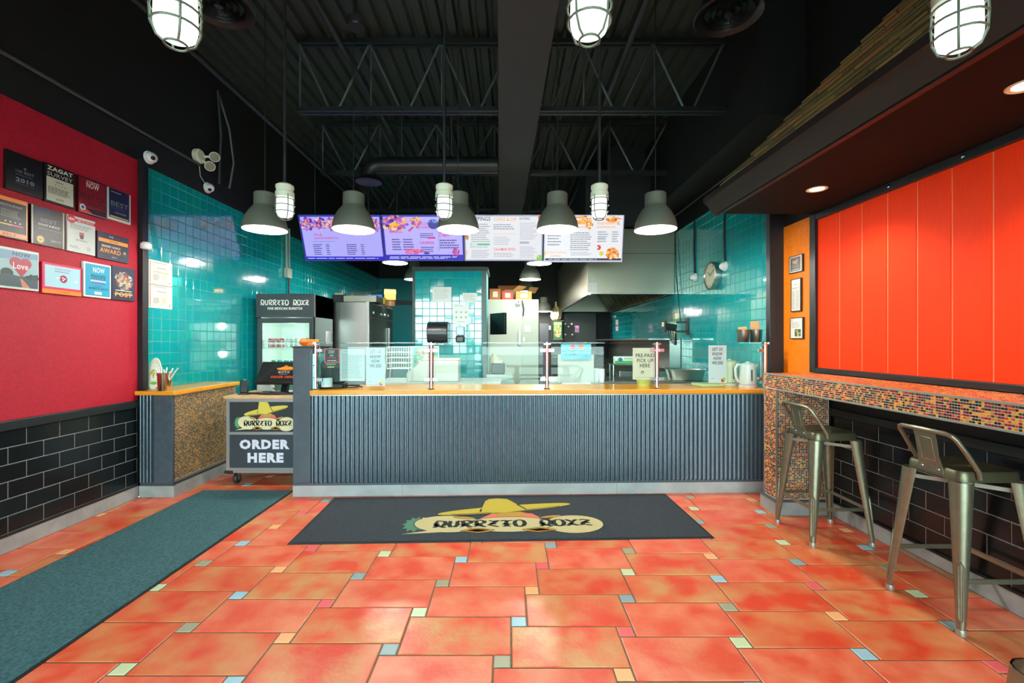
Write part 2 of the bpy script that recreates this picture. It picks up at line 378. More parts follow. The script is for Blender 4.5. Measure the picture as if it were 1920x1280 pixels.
for r in range(6):
    z1 = .79-r*.1122
    for k in range(-20, 3):
        y0 = max(YF, 3.417+.2405*k-(0 if r % 2 == 0 else .12)); y1 = min(3.66, y0+.2405 if y0 > YF else 3.417+.2405*(k+1)-(0 if r % 2 == 0 else .12))
        if y1-y0 > .02: rows.append((y0+.0025, y1-.0025, z1-.1122+.0025, z1-.0025))
rows.sort(key=lambda t: -t[1])
tile_field(wr, 'wainscot_tile', (XR-.001, 0, 0), (0, 1, 0), (0, 0, 1), (-1, 0, 0), rows, BTILE, .0035)
struct(MB().box((XR-.03, YF, .79), (XR+.01, 3.66, .85), M('#141A1C', .4)).build('trim_4', bevel=.006))
struct(MB().box((XR-.016, YF, 0), (XR+.01, 3.66, .105), CONC).box((XR-.022, YF, .105), (XR+.01, 3.66, .119), M('#141A1C', .4)).build('baseboard_right', smooth=False))
wk = struct(MB().box((2.532, 4.31, 0), (XR+.005, YB, 3.04), TGROUT).build('wall_right_kitchen', smooth=False))
rows = [(4.335+.1085*i+.002, 4.335+.1085*(i+1)-.002, .948+.1085*j+.002, min(3.038, .948+.1085*(j+1)-.002)) for i in range(66) for j in range(20)]
tile_field(wk, 'wall_tile', (2.5325, 0, 0), (0, 1, 0), (0, 0, 1), (-1, 0, 0), rows, TEAL, .0028, wobble=.003)
struct(MB().box((2.445, 4.27, .0), (XR+.005, 4.335, 2.60), M('#1C2328', .4)).build('trim_5', bevel=.004))

# back wall and the tiled pier in the kitchen
wb = struct(MB().box((XL-.15, YB, 0), (XR+.15, YB+.15, ZC+.1), M('#12181A', .6)).box((XL, YB-.02, 0), (-1.1, YB, 2.97), M('#0C8A92', .4)).build('wall_back', smooth=False))
MB().box((XL, YB-.05, 2.3), (-1.1, YB-.02, 2.42), BLACKG).build('wall_rail', wb)
PY = 6.6
wp = struct(MB().box((-1.385, PY, 0), (-.335, PY+.6, 2.44), TGROUT).build('wall_pier', smooth=False))
rows = [(-1.368+.1075*i+.002, -1.368+.1075*(i+1)-.002, 2.40-.1085*(j+1)+.002, 2.40-.1085*j-.002) for j in range(16) for i in range(9)]
tile_field(wp, 'wall_tile', (0, PY-.0005, 0), (1, 0, 0), (0, 0, 1), (0, -1, 0), rows, TEAL, .0028, wobble=.006)
MB().box((-1.41, PY-.03, 2.40), (-.31, PY+.62, 2.46), M('#20292B', .4)).box((-1.405, PY-.015, 0), (-1.37, PY+.02, 2.4), M('#20292B', .4)).box((-.40, PY-.012, 0), (-.33, PY+.02, 2.4), M('#3E5A5C', .4)).build('pier_trim', wp)

# shop front behind the camera: wide daylight window and door
wf = struct(MB().box((XL-.15, YF-.12, 2.85), (XR+.15, YF, ZC+.1), BLACK).box((XL-.15, YF-.12, 0), (-3.2, YF, 2.85), BLACK).box((2.48, YF-.12, 0), (XR+.15, YF, 2.85), BLACK)
    .box((-3.2, YF-.12, -.1), (2.48, YF, .12), BLACK).build('wall_front', smooth=False))
mb = MB()
for x in (-3.17, -1.3, -.3, 1.1, 2.45): mb.box((x-.03, YF-.09, .12), (x+.03, YF-.03, 2.85), BLACKG)
for z in (.14, 2.2, 2.83): mb.box((-3.2, YF-.09, z-.03), (2.48, YF-.03, z+.03), BLACKG)
wn = struct(mb.build('window_1', smooth=False))
MB().box((-3.17, YF-.064, .14), (2.45, YF-.056, 2.83), GLASS).build('window_pane', wn, smooth=False)

# ceiling: ribbed black deck
mb = MB(); x = XL-.15; prof = []
while x < XR+.15:
    prof += [(x, ZC), (x+.075, ZC), (x+.095, ZC+.045), (x+.13, ZC+.045)]; x += .15
DECK = M('#363F3C', .5, .2)
for (a, za), (b, zb) in zip(prof, prof[1:]): mb.face([(a, YF, za), (b, YF, zb), (b, YB, zb), (a, YB, za)], DECK)
mb.box((XL-.15, YF-.1, ZC+.06), (XR+.2, YB+.1, ZC+.15), BLACK)
struct(mb.build('ceiling', smooth=False, fix=False))
struct(MB().box((2.17, 3.95, 3.35), (XR, YB, ZC), BLACK).build('wall_right_upper', smooth=False))
# main beam
b0 = Matrix.Translation((.146, 2.0, 0)); 
o = MB().box((-.2, -3.4, 3.6), (.2, 6.2, 4.0), M('#2E3336', .7, bump=.4, bscale=90)).build('trim_6', smooth=False); struct(o); o.location = (.146, 2.0, 0); o.rotation_euler = (0, 0, .0215)

# soffit over the bar with its gutter moulding
SOF = M('#100D0A', .8, spec=.2, bump=.3, bscale=150)
struct(MB().box((1.74, YF, 2.445), (XR+.01, 3.80, 2.6), SOF).build('soffit', smooth=False))
gp = [(1.78, 2.445), (1.745, 2.443), (1.735, 2.465), (1.705, 2.487), (1.695, 2.515), (1.668, 2.545), (1.65, 2.553), (1.65, 2.598), (1.66, 2.604), (1.78, 2.604)]
mb = MB().prism(gp, lambda a, b, d: (a, d, b), YF, 3.87, M('#1E1815', .55))
struct(mb.build('trim_7'))

# ================================================================ overhead things
JST = M('#20282A', .45, .3); ROD = M('#5E6C70', .4, .4)
def joist(y, x0, x1, zt, zb, label):
    t = thing('roof_joist', label, 'joist', ((x0+x1)/2, y, zb), 0, 'roof joists'); L = (x1-x0)/2; h = zt-zb
    for nm, z in (('top_chord', h), ('bottom_chord', 0)):
        MB().box((-L, -.05, z-.022), (L, -.012, z+.022), JST).box((-L, .012, z-.022), (L, .05, z+.022), JST).build(nm, t, smooth=False)
    n = 6; st = 2*L/n
    wm = None
    for k in range(n):
        a = -L+k*st
        for p, q in (((a, 0, h), (a+st*.45, 0, 0)), ((a+st*.55, 0, 0), (a+st, 0, h))):
            MB().tube([p, q], .013, ROD, 6).build('web_rod', t)
        MB().tube([(a+st*.02, 0, h), (a+st*.02, 0, .0)], .009, ROD, 6).build('web_strut', t)
joist(4.6, -2.13, 2.17, 4.395, 3.71, 'nearest black open-web roof joist crossing above the menu screens')
joist(6.3, -2.6, 2.17, 4.395, 3.71, 'second black open-web roof joist, deeper in the kitchen')
joist(8.1, -2.6, 2.17, 4.395, 3.71, 'farthest black open-web roof joist, barely visible above the kitchen')
def pipe(name, pts, r, mat, label, cat, group=None):
    return tag(MB().tube(pts, r, mat, 10).build(name), label, cat, group)
PIPE = M('#2A3133', .4, .3)
pipe('sprinkler_pipe', [(-1.46, 1.6, 3.95), (-1.46, 5.6, 3.95)], .024, PIPE, 'black sprinkler pipe running back overhead left of the ceiling beam', 'pipe')
pipe('sprinkler_pipe', [(1.04, 1.6, 3.97), (1.04, 10.5, 3.97)], .03, PIPE, 'black sprinkler pipe running back overhead right of the ceiling beam', 'pipe')
pipe('sprinkler_pipe', [(-2.6, 2.95, 4.22), (-.06, 2.95, 4.22)], .012, ROD, 'thin pipe crossing the ceiling at the top left of the beam', 'pipe')
pipe('conduit', [(-3.27, .2, 3.245), (-3.27, 4.8, 3.245)], .014, M('#454D50', .5), 'thin conduit along the black wall above the red plaster, ending at the twin spotlights', 'conduit')
pipe('conduit', [(-2.5, 1.9, 3.66), (-2.5, 7.2, 3.66)], .02, PIPE, 'dark conduit sloping back in view between the left pendants and the wall', 'conduit')
pipe('conduit', [(2.5, 3.95, 3.27), (2.5, 7.0, 3.27)], .01, M('#454D50', .5), 'thin conduit above the teal tiles on the right wall', 'conduit')
pipe('wall_cable', [(-3.28, 5.12, 4.2), (-3.25, 5.13, 3.7), (-3.28, 5.14, 3.16)], .014, M('#3A4346', .5), 'straight dark cable down the black left wall beside the spotlights', 'cable')
pipe('wall_cable', [(-3.28, 5.14, 4.16), (-3.2, 5.2, 3.8), (-3.2, 5.28, 3.45), (-3.28, 5.33, 3.17)], .011, M('#59615F', .5), 'bowed grey cable down the black left wall, right of the straight one', 'cable')
for i, (u, v, Y, d) in enumerate([(410, 12, 2.95, 'left'), (1366, 28, 2.95, 'right')]):
    t = thing('ceiling_diffuser', 'round black ringed air diffuser at the top %s of the ceiling' % d, 'air vent', (X(u, Y), Y, Z(v, Y)), 0, 'round air diffusers')
    DM = M('#15191B', .4)
    MB().lathe([(.16, .5), (.16, .06), (.215, .0), (.205, -.012), (.15, .03)], DM).build('outer_ring', t)
    for k, r in enumerate((.155, .12, .085, .05)): MB().shell([(r, -.004), (r-.012, .04), (r-.03, .045)], DM, n=24).build('cone_ring', t)
    MB().lathe([(0, -.008), (.025, -.004), (.03, .03), (0, .04)], DM, n=16).build('centre_cone', t)
    MB().lathe([(.12, ZC-Z(v, Y)), (.12, .4)], DM).build('duct_neck', t)
t = thing('ceiling_speaker', 'small round black drum hanging from the roof deck between the two left lamp stems', 'speaker', (X(667, 4.0), 4.0, Z(52, 4.0)))
MB().lathe([(0, 0), (.075, 0), (.08, .01), (.08, .075), (0, .08)], M('#23292B', .4)).build('drum', t)
MB().lathe([(.012, .08), (.012, ZC-Z(52, 4.0))], PIPE, n=8).build('hanger', t)
t = thing('air_duct', 'round black duct with elbow and flared outlet left of the ceiling beam', 'duct', (-1.0, 5.5, Z(310, 5.5)-.1))
DU = M('#23292B', .4, .4)
MB().tube([(.86, 0, .1), (-.55, 0, .1), (-.62, 0, .09), (-.68, 0, .05), (-.7, 0, -.02), (-.7, 0, -.05)], .1, DU, 20).build('pipe_run', t)
MB().lathe([(.1, -.02), (.15, -.07), (.155, -.085), (.12, -.075), (.0, -.06)], DU, c=(-.7, 0, -.02)).build('outlet', t)
for q in (-.3, .3): MB().tube([(q, 0, .2), (q, 0, ZC-Z(310, 5.5)+.1)], .006, ROD, 6).build('hanger_rod', t)
t = thing('exhaust_plenum', 'large black boxed exhaust duct above the steel kitchen hood', 'duct', (1.85, 7.4, 3.13))
MB().box((-.68, -.4, 0), (.66, 2.5, .86), M('#202528', .5)).build('duct_box', t, bevel=.01)
MB().box((-.3, -.2, .86), (.3, .6, 1.32), M('#1A1F21', .5)).build('riser', t)

# shingled hip roof over the soffit
t = thing('shingle_roof', 'small roof of weathered wood shingles over the dark soffit on the right', 'roof', (1.68, 1.2, 2.6))
SH = [M('#8A7640', .8, rnd=1, bump=.4, bscale=60), M('#7A6A3A', .8, rnd=1, bump=.4, bscale=60), M('#A0703C', .8, rnd=1, bump=.4, bscale=60), M('#6A5E36', .8, rnd=1, bump=.4, bscale=60)]
sl = 1.15; dn = Vector((1, 0, sl)).normalized(); nn = Vector((-sl, 0, 1)).normalized(); cache = {}
MB().raw([(1.70, YF, 2.6), (1.70, 3.56, 2.6), (2.56, 2.70, 2.6+.86*sl), (2.56, YF, 2.6+.86*sl)], [(0, 1, 2, 3)], M('#33291A', .9)).raw([(1.70, 3.56, 2.6), (2.56, 3.56, 2.6), (2.56, 2.7, 2.6+.86*sl)], [(0, 1, 2)], M('#15140f', .9)).build('roof_deck', t, world=True, smooth=False, fix=False)
inv = MAT[t.name].inverted(); ct = 0
for k in range(11):
    tt = k*.078; y = 3.56-tt+.02
    while y > -.6:
        wd = random.choice((.14, .18, .22, .27)); mat = random.choice(SH); key = (wd, mat.name)
        if key not in cache: cache[key] = tile_mesh(wd-.008, .155, .017, mat, .002)
        ct += 1
        if ct > 300: break
        o = bpy.data.objects.new('shingle', cache[key]); C.objects.link(o); o.parent = t
        c = Vector((1.70+tt, y-wd/2, 2.6+tt*sl))+dn*.05+nn*(.012+random.uniform(0, .006))
        n2 = (nn+dn*.13).normalized(); d2 = (dn-n2*dn.dot(n2)).normalized()
        o.matrix_basis = inv @ basis(c, Vector((0, -1, 0)), d2, n2) ; y -= wd

# ================================================================ counters and bar
MOS_R = [M('#23281E', .25), M('#4A4A3E', .25), M('#9A1030', .22), M('#EDA41E', .22), M('#C7842C', .25), M('#C8481A', .25)]
MOS_W = [5, 3, 4, 3.4, 2.4, 2]
MGROUT = M('#CBC6B4', .8); MTRIM = M('#B9BCB4', .35, .8)
CORR = M('#7C8C98', .3, .75, var=.06, vscale=30)
def corrugated(x0, x1, z0, z1, y, n, amp=.016):
    mb = MB(); k = n*8; P = []
    for i in range(k+1):
        t = i/8*2*PI; q = math.sin(t); q = max(-1, min(1, q*1.25)); P.append((x0+(x1-x0)*i/k, y-amp*(1+q)))
    for (a, ya), (b, yb) in zip(P, P[1:]): mb.face([(a, ya, z0), (b, yb, z0), (b, yb, z1), (a, ya, z1)], CORR)
    mb.box((x0, y, z0), (x1, y+.004, z1), CORR); return mb
t = thing('condiment_counter', 'narrow pony counter against the left wall with ribbed front and amber mosaic side', 'counter', (-3.1, 4.5, 0))
lp = lambda mb, n, **k: mb.build(n, t, world=True, **k)
lp(MB().box((XL+.02, 4.05, .1), (-2.99, 4.94, .905), SLATE), 'body', smooth=False)
lp(corrugated(XL+.034, -3.145, .135, .905, 4.046, 4), 'corrugated_panel')
lp(MB().box((-3.145, 4.022, .125), (-2.978, 4.05, .905), SLATE), 'corner_board', bevel=.003)
lp(MB().box((XL+.03, 4.03, .10), (-2.975, 4.05, .135), M('#3C474F', .5)), 'base_trim', smooth=False)
lp(MB().box((-2.992, 4.05, .125), (-2.982, 4.94, .905), MGROUT), 'grout_bed', smooth=False)
mosaic(t, 'mosaic_tiles', (-2.982, 4.05, .15), (0, 1, 0), (0, 0, 1), (1, 0, 0), .885, .745, [M('#3E3626', .25), M('#6A5636', .25), M('#C0882C', .22), M('#9A7034', .25), M('#7C5030', .25)], wts=[4, 3, 4, 3, 2])
lp(MB().box((-2.985, 4.046, .132), (-2.972, 4.945, .148), MTRIM).box((-2.985, 4.94, .132), (-2.972, 4.952, .905), MTRIM), 'metal_trim', smooth=False)
lp(MB().box((XL+.02, 4.03, 0), (-2.97, 4.95, .10), CONC), 'kick_base', smooth=False)
lp(MB().box((XL+.002, 4.0, .906), (-2.945, 4.975, .944), WOODPL), 'counter_top', bevel=.005)

CT = thing('service_counter', 'long serving counter with grey corrugated front and yellow wood ledge', 'counter', (-1.925, 4.05, 0), .0285)
CL = 4.33
def cw(x, y, z): return MAT[CT.name] @ Vector((x, y, z))
MB().box((.14, .02, .1), (CL, .5, .905), SLATE).build('body', CT, smooth=False)
corrugated(.162, CL-.003, .118, .896, .018, 104).build('corrugated_panel', CT)
MB().box((.155, -.012, .896), (CL, .02, .908), MTRIM).build('edge_trim', CT, smooth=False)
MB().box((.0, -.006, .098), (CL, .02, .118), M('#4A565E', .5)).build('base_trim', CT, smooth=False)
mb = MB()
for a, b in zip((0, .97, 2.9), (.97, 2.9, CL)): MB().box((a+.001, -.008, 0), (b-.001, .4, .098), M('#A9ADAF', .6, var=.1, vscale=6)).build('kick_plate', CT, smooth=False)
MB().box((0, -.005, .118), (.156, .45, 1.325), M('#4A5660', .5, var=.1, vscale=8)).build('end_post', CT, bevel=.004)
MB().box((-.008, -.012, 1.325), (.175, .47, 1.338), M('#2B3338', .4)).build('post_cap', CT, bevel=.003)
tm = tile_mesh(.13, .105, .005, TEAL[0])
for j in range(3):
    for i in range(3):
        o = link('end_tile', tm, CT); o.matrix_basis = basis((.157, .09+.133*i, 1.0+.109*j), (0, 1, 0), (0, 0, 1), (1, 0, 0))
MB().box((.157, -.035, .908), (CL, .53, .944), WOODPL).build('counter_top', CT, bevel=.005)
MB().box((.3, .5, .55), (CL-.05, 1.05, .86), STEEL).build('steel_well', CT, smooth=False)

# glass guard
gx = [(u-955)/F0*4.15+1.925 for u in (597, 812, 1030, 1240, 1449)]
GT = thing('glass_guard', 'clear glass sneeze guard on steel posts along the serving counter', 'sneeze guard', (-1.925, 4.05, .944), .0285)
for i, x in enumerate(gx):
    q = x-.015
    MB().lathe([(.032, 0), (.03, .006), (.021, .01), (.021, .415), (.027, .418), (.027, .428), (0, .43)], CHROME, c=(q, .075, 0), n=16).build('post', GT)
    for z in (.09, .355):
        for s in (-1, 1):
            if (i == 0 and s < 0) or (i == 4 and s > 0): continue
            c, d = sorted((q+s*.016, q+s*.062)); m2 = MB().box((c, .056, z-.014), (d, .066, z+.014), CHROME).box((c, .084, z-.014), (d, .094, z+.014), CHROME)
            m2.box((c, .06, z-.012), (c+.006, .09, z+.012), CHROME).build('clamp', GT, smooth=False)
    MB().box((q-.03, .05, .408), (q+.03, .1, .4185), CHROME).build('shelf_bracket', GT, smooth=False)
for a, b in zip(gx, gx[1:]):
    MB().box((a+.022, .069, .045), (b-.05, .081, .388), GUARD).build('glass_pane', GT, smooth=False)
MB().box((gx[0]-.02, .03, .4185), (gx[-1]+.0, .36, .4285), GREEN_GLASS).build('glass_shelf', GT, smooth=False)

BT = thing('bar_counter', 'window bar along the right wall clad in red, amber and olive mosaic', 'bar counter', (2.35, 2.2, 0))
lb = lambda mb, n, **k: mb.build(n, BT, world=True, **k)
BY0 = .45
lb(MB().box((2.134, BY0, 1.06), (XR-.035, 3.80, 1.116), MGROUT).box((2.134, BY0, .995), (2.17, 3.64, 1.06), MGROUT), 'bar_slab', smooth=False)
lb(MB().box((2.134, 3.634, .11), (2.552, 3.80, 1.06), MGROUT), 'end_leg', smooth=False)
lb(MB().box((2.112, 3.61, 0), (2.56, 3.83, .105), CONC).box((2.105, 3.6, .105), (2.56, 3.84, .118), M('#59616A', .5)), 'leg_base', smooth=False)
mosaic(BT, 'fascia_mosaic', (2.134, 3.80, 1.002), (0, -1, 0), (0, 0, 1), (-1, 0, 0), 3.80-BY0, .108, MOS_R, wts=MOS_W)
mosaic(BT, 'leg_front_mosaic', (2.134, 3.80, .125), (0, -1, 0), (0, 0, 1), (-1, 0, 0), .164, .87, MOS_R, wts=MOS_W)
mosaic(BT, 'leg_side_mosaic', (2.145, 3.634, .125), (1, 0, 0), (0, 0, 1), (0, -1, 0), .40, .87, MOS_R, wts=MOS_W)
mosaic(BT, 'top_mosaic', (2.142, 3.80, 1.116), (0, -1, 0), (1, 0, 0), (0, 0, 1), 3.80-BY0, .40, [M('#8A3A18', .3), M('#5A3A20', .3), M('#B5262A', .3), M('#F0A020', .3), M('#E07A1C', .3), M('#D8551A', .3)], pitch=.016, wts=[2, 1, 3, 4, 4, 4])
lb(MB().box((2.128, BY0, 1.11), (2.142, 3.81, 1.121), MTRIM).box((2.128, BY0, .992), (2.138, 3.634, 1.001), MTRIM).box((2.128, 3.626, .12), (2.142, 3.636, .995), MTRIM).box((2.128, 3.797, .12), (2.14, 3.808, 1.115), MTRIM)
   .box((2.13, 3.626, .986), (2.552, 3.636, .995), MTRIM), 'metal_trim', smooth=False)

# ================================================================ bar stools
GM = M('#8B8C77', .34, .75, var=.06, vscale=30); GMD = M('#6E6C54', .36, .7)
def stool(label, loc, rz=0):
    t = thing('bar_stool', label, 'stool', loc, rz, 'bar stools')
    sz = .752; a = .152; rc = .045; pts = []
    for cx, cy, t0 in ((1, 1, 0), (-1, 1, 90), (-1, -1, 180), (1, -1, 270)):
        for k in range(6):
            q = math.radians(t0+18*k); pts.append((cx*(a-rc)+rc*math.cos(q), cy*(a-rc)+rc*math.sin(q)))
    mb = MB(); n = len(pts); rings = []
    for sc, z in ((1.03, sz-.05), (1.02, sz-.012), (.985, sz), (.86, sz-.004), (.35, sz-.009), (.28, sz-.02)): rings.append([(x*sc, y*sc if sc > .5 else y*sc*.45, z) for x, y in pts])
    vs = [p for r in rings for p in r]; fs = [(i*n+j, i*n+(j+1) % n, (i+1)*n+(j+1) % n, (i+1)*n+j) for i in range(len(rings)-1) for j in range(n)]
    mb.raw(vs, fs, GMD); mb.build('seat', t)
    def leg(sx, sy):
        mb = MB(); th = math.atan2(sy, sx); m = 9; secs = []
        for s in [i/8 for i in range(9)]:
            z = (sz-.05)*(1-s)+.012*s; cx = sx*((a-.022)*(1-s)+.2*s); cy = sy*((a-.022)*(1-s)+.2*s); r = .047*(1-s)+.017*s; dd = .004
            secs.append([(cx+r*math.cos(th+q), cy+r*math.sin(th+q), z) for q in [(-1.9+3.8*j/(m-1)) for j in range(m)]]+[(cx+(r-dd)*math.cos(th+q), cy+(r-dd)*math.sin(th+q), z) for q in [(1.9-3.8*j/(m-1)) for j in range(m)]])
        k = 2*m; vs = [p for r in secs for p in r]
        fs = [(i*k+j, i*k+(j+1) % k, (i+1)*k+(j+1) % k, (i+1)*k+j) for i in range(len(secs)-1) for j in range(k)]
        mb.raw(vs, fs, GM)
        l = mb.build('leg', t)
        def pt(s, off): 
            r = .047*(1-s)+.017*s+off; c = (a-.022)*(1-s)+.2*s; return (sx*c+r*math.cos(th), sy*c+r*math.sin(th), (sz-.05)*(1-s)+.012*s)
        tx, ty = -math.sin(th), math.cos(th); loop = []
        for s0, e in ((.56, -1), (.9, -1), (.9, 1), (.56, 1)):
            p = pt(s0, 0); wv = .0095 if s0 < .7 else .0075; loop.append((p[0]+tx*wv*e, p[1]+ty*wv*e, p[2]))
        p = pt(.93, 0); q = pt(.53, 0)
        MB().tube([loop[0], loop[1], p, loop[2], loop[3], q], .0042, GM, 6, closed=True).build('pressed_rib', l)
        MB().lathe([(.012, 0), (.02, .001), (.021, .018), (.0175, .03)], M('#A9AAA0', .4, .6), c=(sx*.2, sy*.2, 0), n=12).build('foot_cap', l)
    for sx in (-1, 1):
        for sy in (-1, 1): leg(sx, sy)
    g = .187; zz = .245
    for p, q in (((-g, -g), (g, -g)), ((g, -g), (g, g)), ((g, g), (-g, g)), ((-g, g), (-g, -g))):
        MB().bar((p[0], p[1], zz), (q[0], q[1], zz), .008, .022, GM).build('stretcher', t, smooth=False)
    for s in (-1, 1): MB().bar((-.14, -.14*s, .655), (.14, .14*s, .655), .006, .02, M('#A4A89C', .4, .6)).build('cross_brace', t, smooth=False)
    bp = [(-.075, -.166, .72), (-.082, -.168, .755), (-.135, -.164, .84), (-.178, -.158, .905), (-.19, -.146, .922), (-.197, -.12, .93), (-.2, 0, .932)]
    MB().tube(bp+[(x, -y, z) for x, y, z in bp[-2::-1]], .0115, GM, 10).build('back_rail', t)
    mb = MB(); S = [(-.196, .93, .062), (-.185, .88, .06), (-.172, .80, .058), (-.161, .75, .066), (-.159, .715, .07)]
    for (x0, z0, w0), (x1, z1, w1) in zip(S, S[1:]):
        mb.raw([(x0, -w0, z0), (x0, w0, z0), (x1, w1, z1), (x1, -w1, z1), (x0+.004, -w0, z0), (x0+.004, w0, z0), (x1+.004, w1, z1), (x1+.004, -w1, z1)], [(0,1,2,3),(7,6,5,4),(0,3,7,4),(1,5,6,2)], GM)
    pl = mb.build('back_plate', t)
    MB().tube([(-.189, -.036, .89), (-.189, .036, .89), (-.168, .036, .775), (-.168, -.036, .775)], .003, GM, 6, closed=True).build('pressed_panel', pl)
    for y in (-.045, .045): MB().lathe([(0, .004), (.006, .003), (.008, 0)], CHROME, c=(y, 0, 0), n=10).build('bolt', t, loc=(-.161, 0, .735), rot=(PI/2, 0, -PI/2))
    return t
stool('gunmetal bar stool with low back, the far one beside the mosaic end leg', (2.24, 3.26, 0))
stool('gunmetal bar stool with low back, the near one at the right edge', (2.322, 2.337, 0))
stool('bar stool nearest the camera, only a seat corner showing at the bottom right', (1.222, .80, 0), PI)

# ================================================================ mats with the shop's emblem
def emblem(mb, fn, colours, lw=1):
    """fn(a, b, layer): a, b in 0..1 (b up); drawn from a 415 x 223 sketch"""
    hat, hatd, skin, red, tort, green, ink = colours
    def q(x, y): return ((x-825)/415, (790-y)/223)
    def poly(pts, mat, l): mb.face([fn(*q(x, y), l) for x, y in pts], mat)
    def blob(cx, cy, rx, ry, mat, l, rot=0, out=0):
        if out: poly(ell(cx, cy, rx+out, ry+out, 30, rot), ink, l-.3)
        poly(ell(cx, cy, rx, ry, 30, rot), mat, l)
    def line(pts, wd, l):
        for (x0, y0), (x1, y1) in zip(pts, pts[1:]):
            dx, dy = x1-x0, y1-y0; k = math.hypot(dx, dy); nx, ny = -dy/k*wd, dx/k*wd
            poly([(x0+nx, y0+ny), (x1+nx, y1+ny), (x1-nx, y1-ny), (x0-nx, y0-ny)], ink, l)
    rr = random.Random(3); pts = []
    for i in range(22):
        a = 2*PI*i/22; r = (34 if i % 2 else 24); pts.append((848+r*math.cos(a)*.8, 728+r*1.3*math.sin(a)))
    for i in range(len(pts)): poly([(850, 728), pts[i], pts[(i+1) % len(pts)]], green, 1)
    poly([(985, 700), (1012, 668), (1040, 676), (1070, 668), (1100, 672), (1118, 700), (1105, 712), (1000, 712)], red, 2)
    poly([(1010, 672), (1030, 660), (1075, 660), (1092, 672), (1070, 690), (1030, 690)], skin, 2.6)
    blob(918, 728, 72, 47, tort, 3.6, .12, 2); poly([(828, 782), (930, 772), (920, 700), (858, 690), (866, 735), (880, 765)], tort, 3.7)
    blob(1185, 738, 62, 50, tort, 3.6, -.1, 2); blob(1048, 735, 92, 42, tort, 4.4, 0, 2)
    for x0, s in ((968, 1), (1122, -1)):
        for k in range(4): blob(x0+s*k*9, 764+k*2.5, 21, 5.5, skin, 5.4, -.3*s, 1.6)
        blob(x0-s*18, 694, 24, 6, skin, 5.4, .25*s, 1.6)
    blob(1043, 641, 157, 21, hat, 6.4, -.19, 2.2)
    line(ell(1043, 644, 140, 13, 30, -.19)[2:14], 1.4, 6.8)
    poly([(984, 660), (994, 585), (1003, 570), (1024, 566), (1047, 571), (1060, 592), (1088, 648), (1040, 668)], hat, 7.2)
    line([(984, 660), (986, 640)], 2, 7.5); line([(1070, 612), (1090, 648)], 2, 7.5)
    a0, b0 = q(888, 752); a1, b1 = q(1224, 712); brush_text(mb, 'BURRITO BOYZ', fn, a0, a1, b0, b1, ink, .07*lw, 8)
LOGO = [M(c, .8) for c in ('#E8D05A', '#B39A30', '#C79A55', '#F0705E', '#E8DDB0', '#5FA873', '#15191A')]
LOGO_MAT = [M(c, .95) for c in ('#B9A93C', '#8A7E2A', '#B58A3C', '#D9705A', '#BFB787', '#4E7F66', '#1A2428')]
t = thing('runner_mat', 'long plain charcoal runner mat on the left side of the floor', 'mat', (-2.42, 2.7, 0))
MATM = M('#3C686E', .95, var=.3, vscale=70, bump=.8, bscale=420); MATD = M('#303A42', .95, var=.25, vscale=70, bump=.8, bscale=420)
MB().box((-.425, -1.6, 0), (.425, 1.51, .004), RUBBER).build('rubber_edge', t, smooth=False)
MB().box((-.41, -1.585, .004), (.41, 1.495, .01), MATM).build('pile', t, bevel=.003); t.rotation_euler = (0, 0, -.006)
t = thing('logo_mat', 'wide black mat printed with a sombrero emblem in front of the counter', 'mat', (-.05, 3.6, 0), .034)
MB().box((-1.475, -.463, 0), (1.475, .463, .004), RUBBER).build('rubber_edge', t, smooth=False)
MB().box((-1.455, -.443, .004), (1.455, .443, .01), MATD).build('pile', t, bevel=.003)
mb = MB(); emblem(mb, lambda a, b, l: (-.745+1.47*a, -.37+.735*b, .0102+.0003*l), LOGO_MAT); mb.build('printed_emblem', t, smooth=False, fix=False)

# ================================================================ lamps
SHADE = M('#70786C', .6, .2, bump=.35, bscale=300); LINING = M('#F5F4EC', .5); BULB = M('#FFF6DF', .5, emit=14)
def pendant(label, loc):
    t = thing('pendant_lamp', label, 'pendant lamp', loc, 0, 'dome pendant lamps')
    prof = [(.19, 0), (.187, .03), (.178, .075), (.16, .12), (.135, .165), (.108, .2), (.096, .215), (.094, .222), (.094, .325), (.088, .333), (.012, .336)]
    MB().shell(prof, SHADE, n=40).build('shade', t)
    MB().shell([(r-.004, h) for r, h in prof[:6]]+[(.09, .215), (.0, .216)], LINING, n=32).build('lining', t)
    MB().lathe([(0, .06), (.03, .066), (.05, .09), (.055, .12), (.045, .15), (.025, .18), (.022, .215)], BULB, n=16).build('bulb', t)
    MB().lathe([(.02, .336), (.018, .36), (.004, .362), (.004, ZC+.062-loc[2])], RUBBER, n=8).build('cord', t)
    return t
pend = None
PL = [('grey dome pendant lamp over the counter, leftmost and next to the teal wall', 497), ('grey dome pendant lamp over the counter in front of the burrito menu screen', 663),
      ('grey dome pendant lamp over the middle of the counter, between nachos and toppings screens', 859), ('grey dome pendant lamp over the counter in front of the last menu screen', 1045),
      ('grey dome pendant lamp over the counter, rightmost and beside the steel hood', 1229)]
def lamp_at(label, loc, p=26):
    global pend
    if pend is None: pend = pendant(label, loc); o = pend
    else:
        o = dup(pend, label, loc)
    light('POINT', (loc[0], loc[1], loc[2]+.03), p, (1, .95, .86), .05)
for lb_, u in PL: lamp_at(lb_, (X(u, 4.15), 4.15, Z(431, 4.15)))
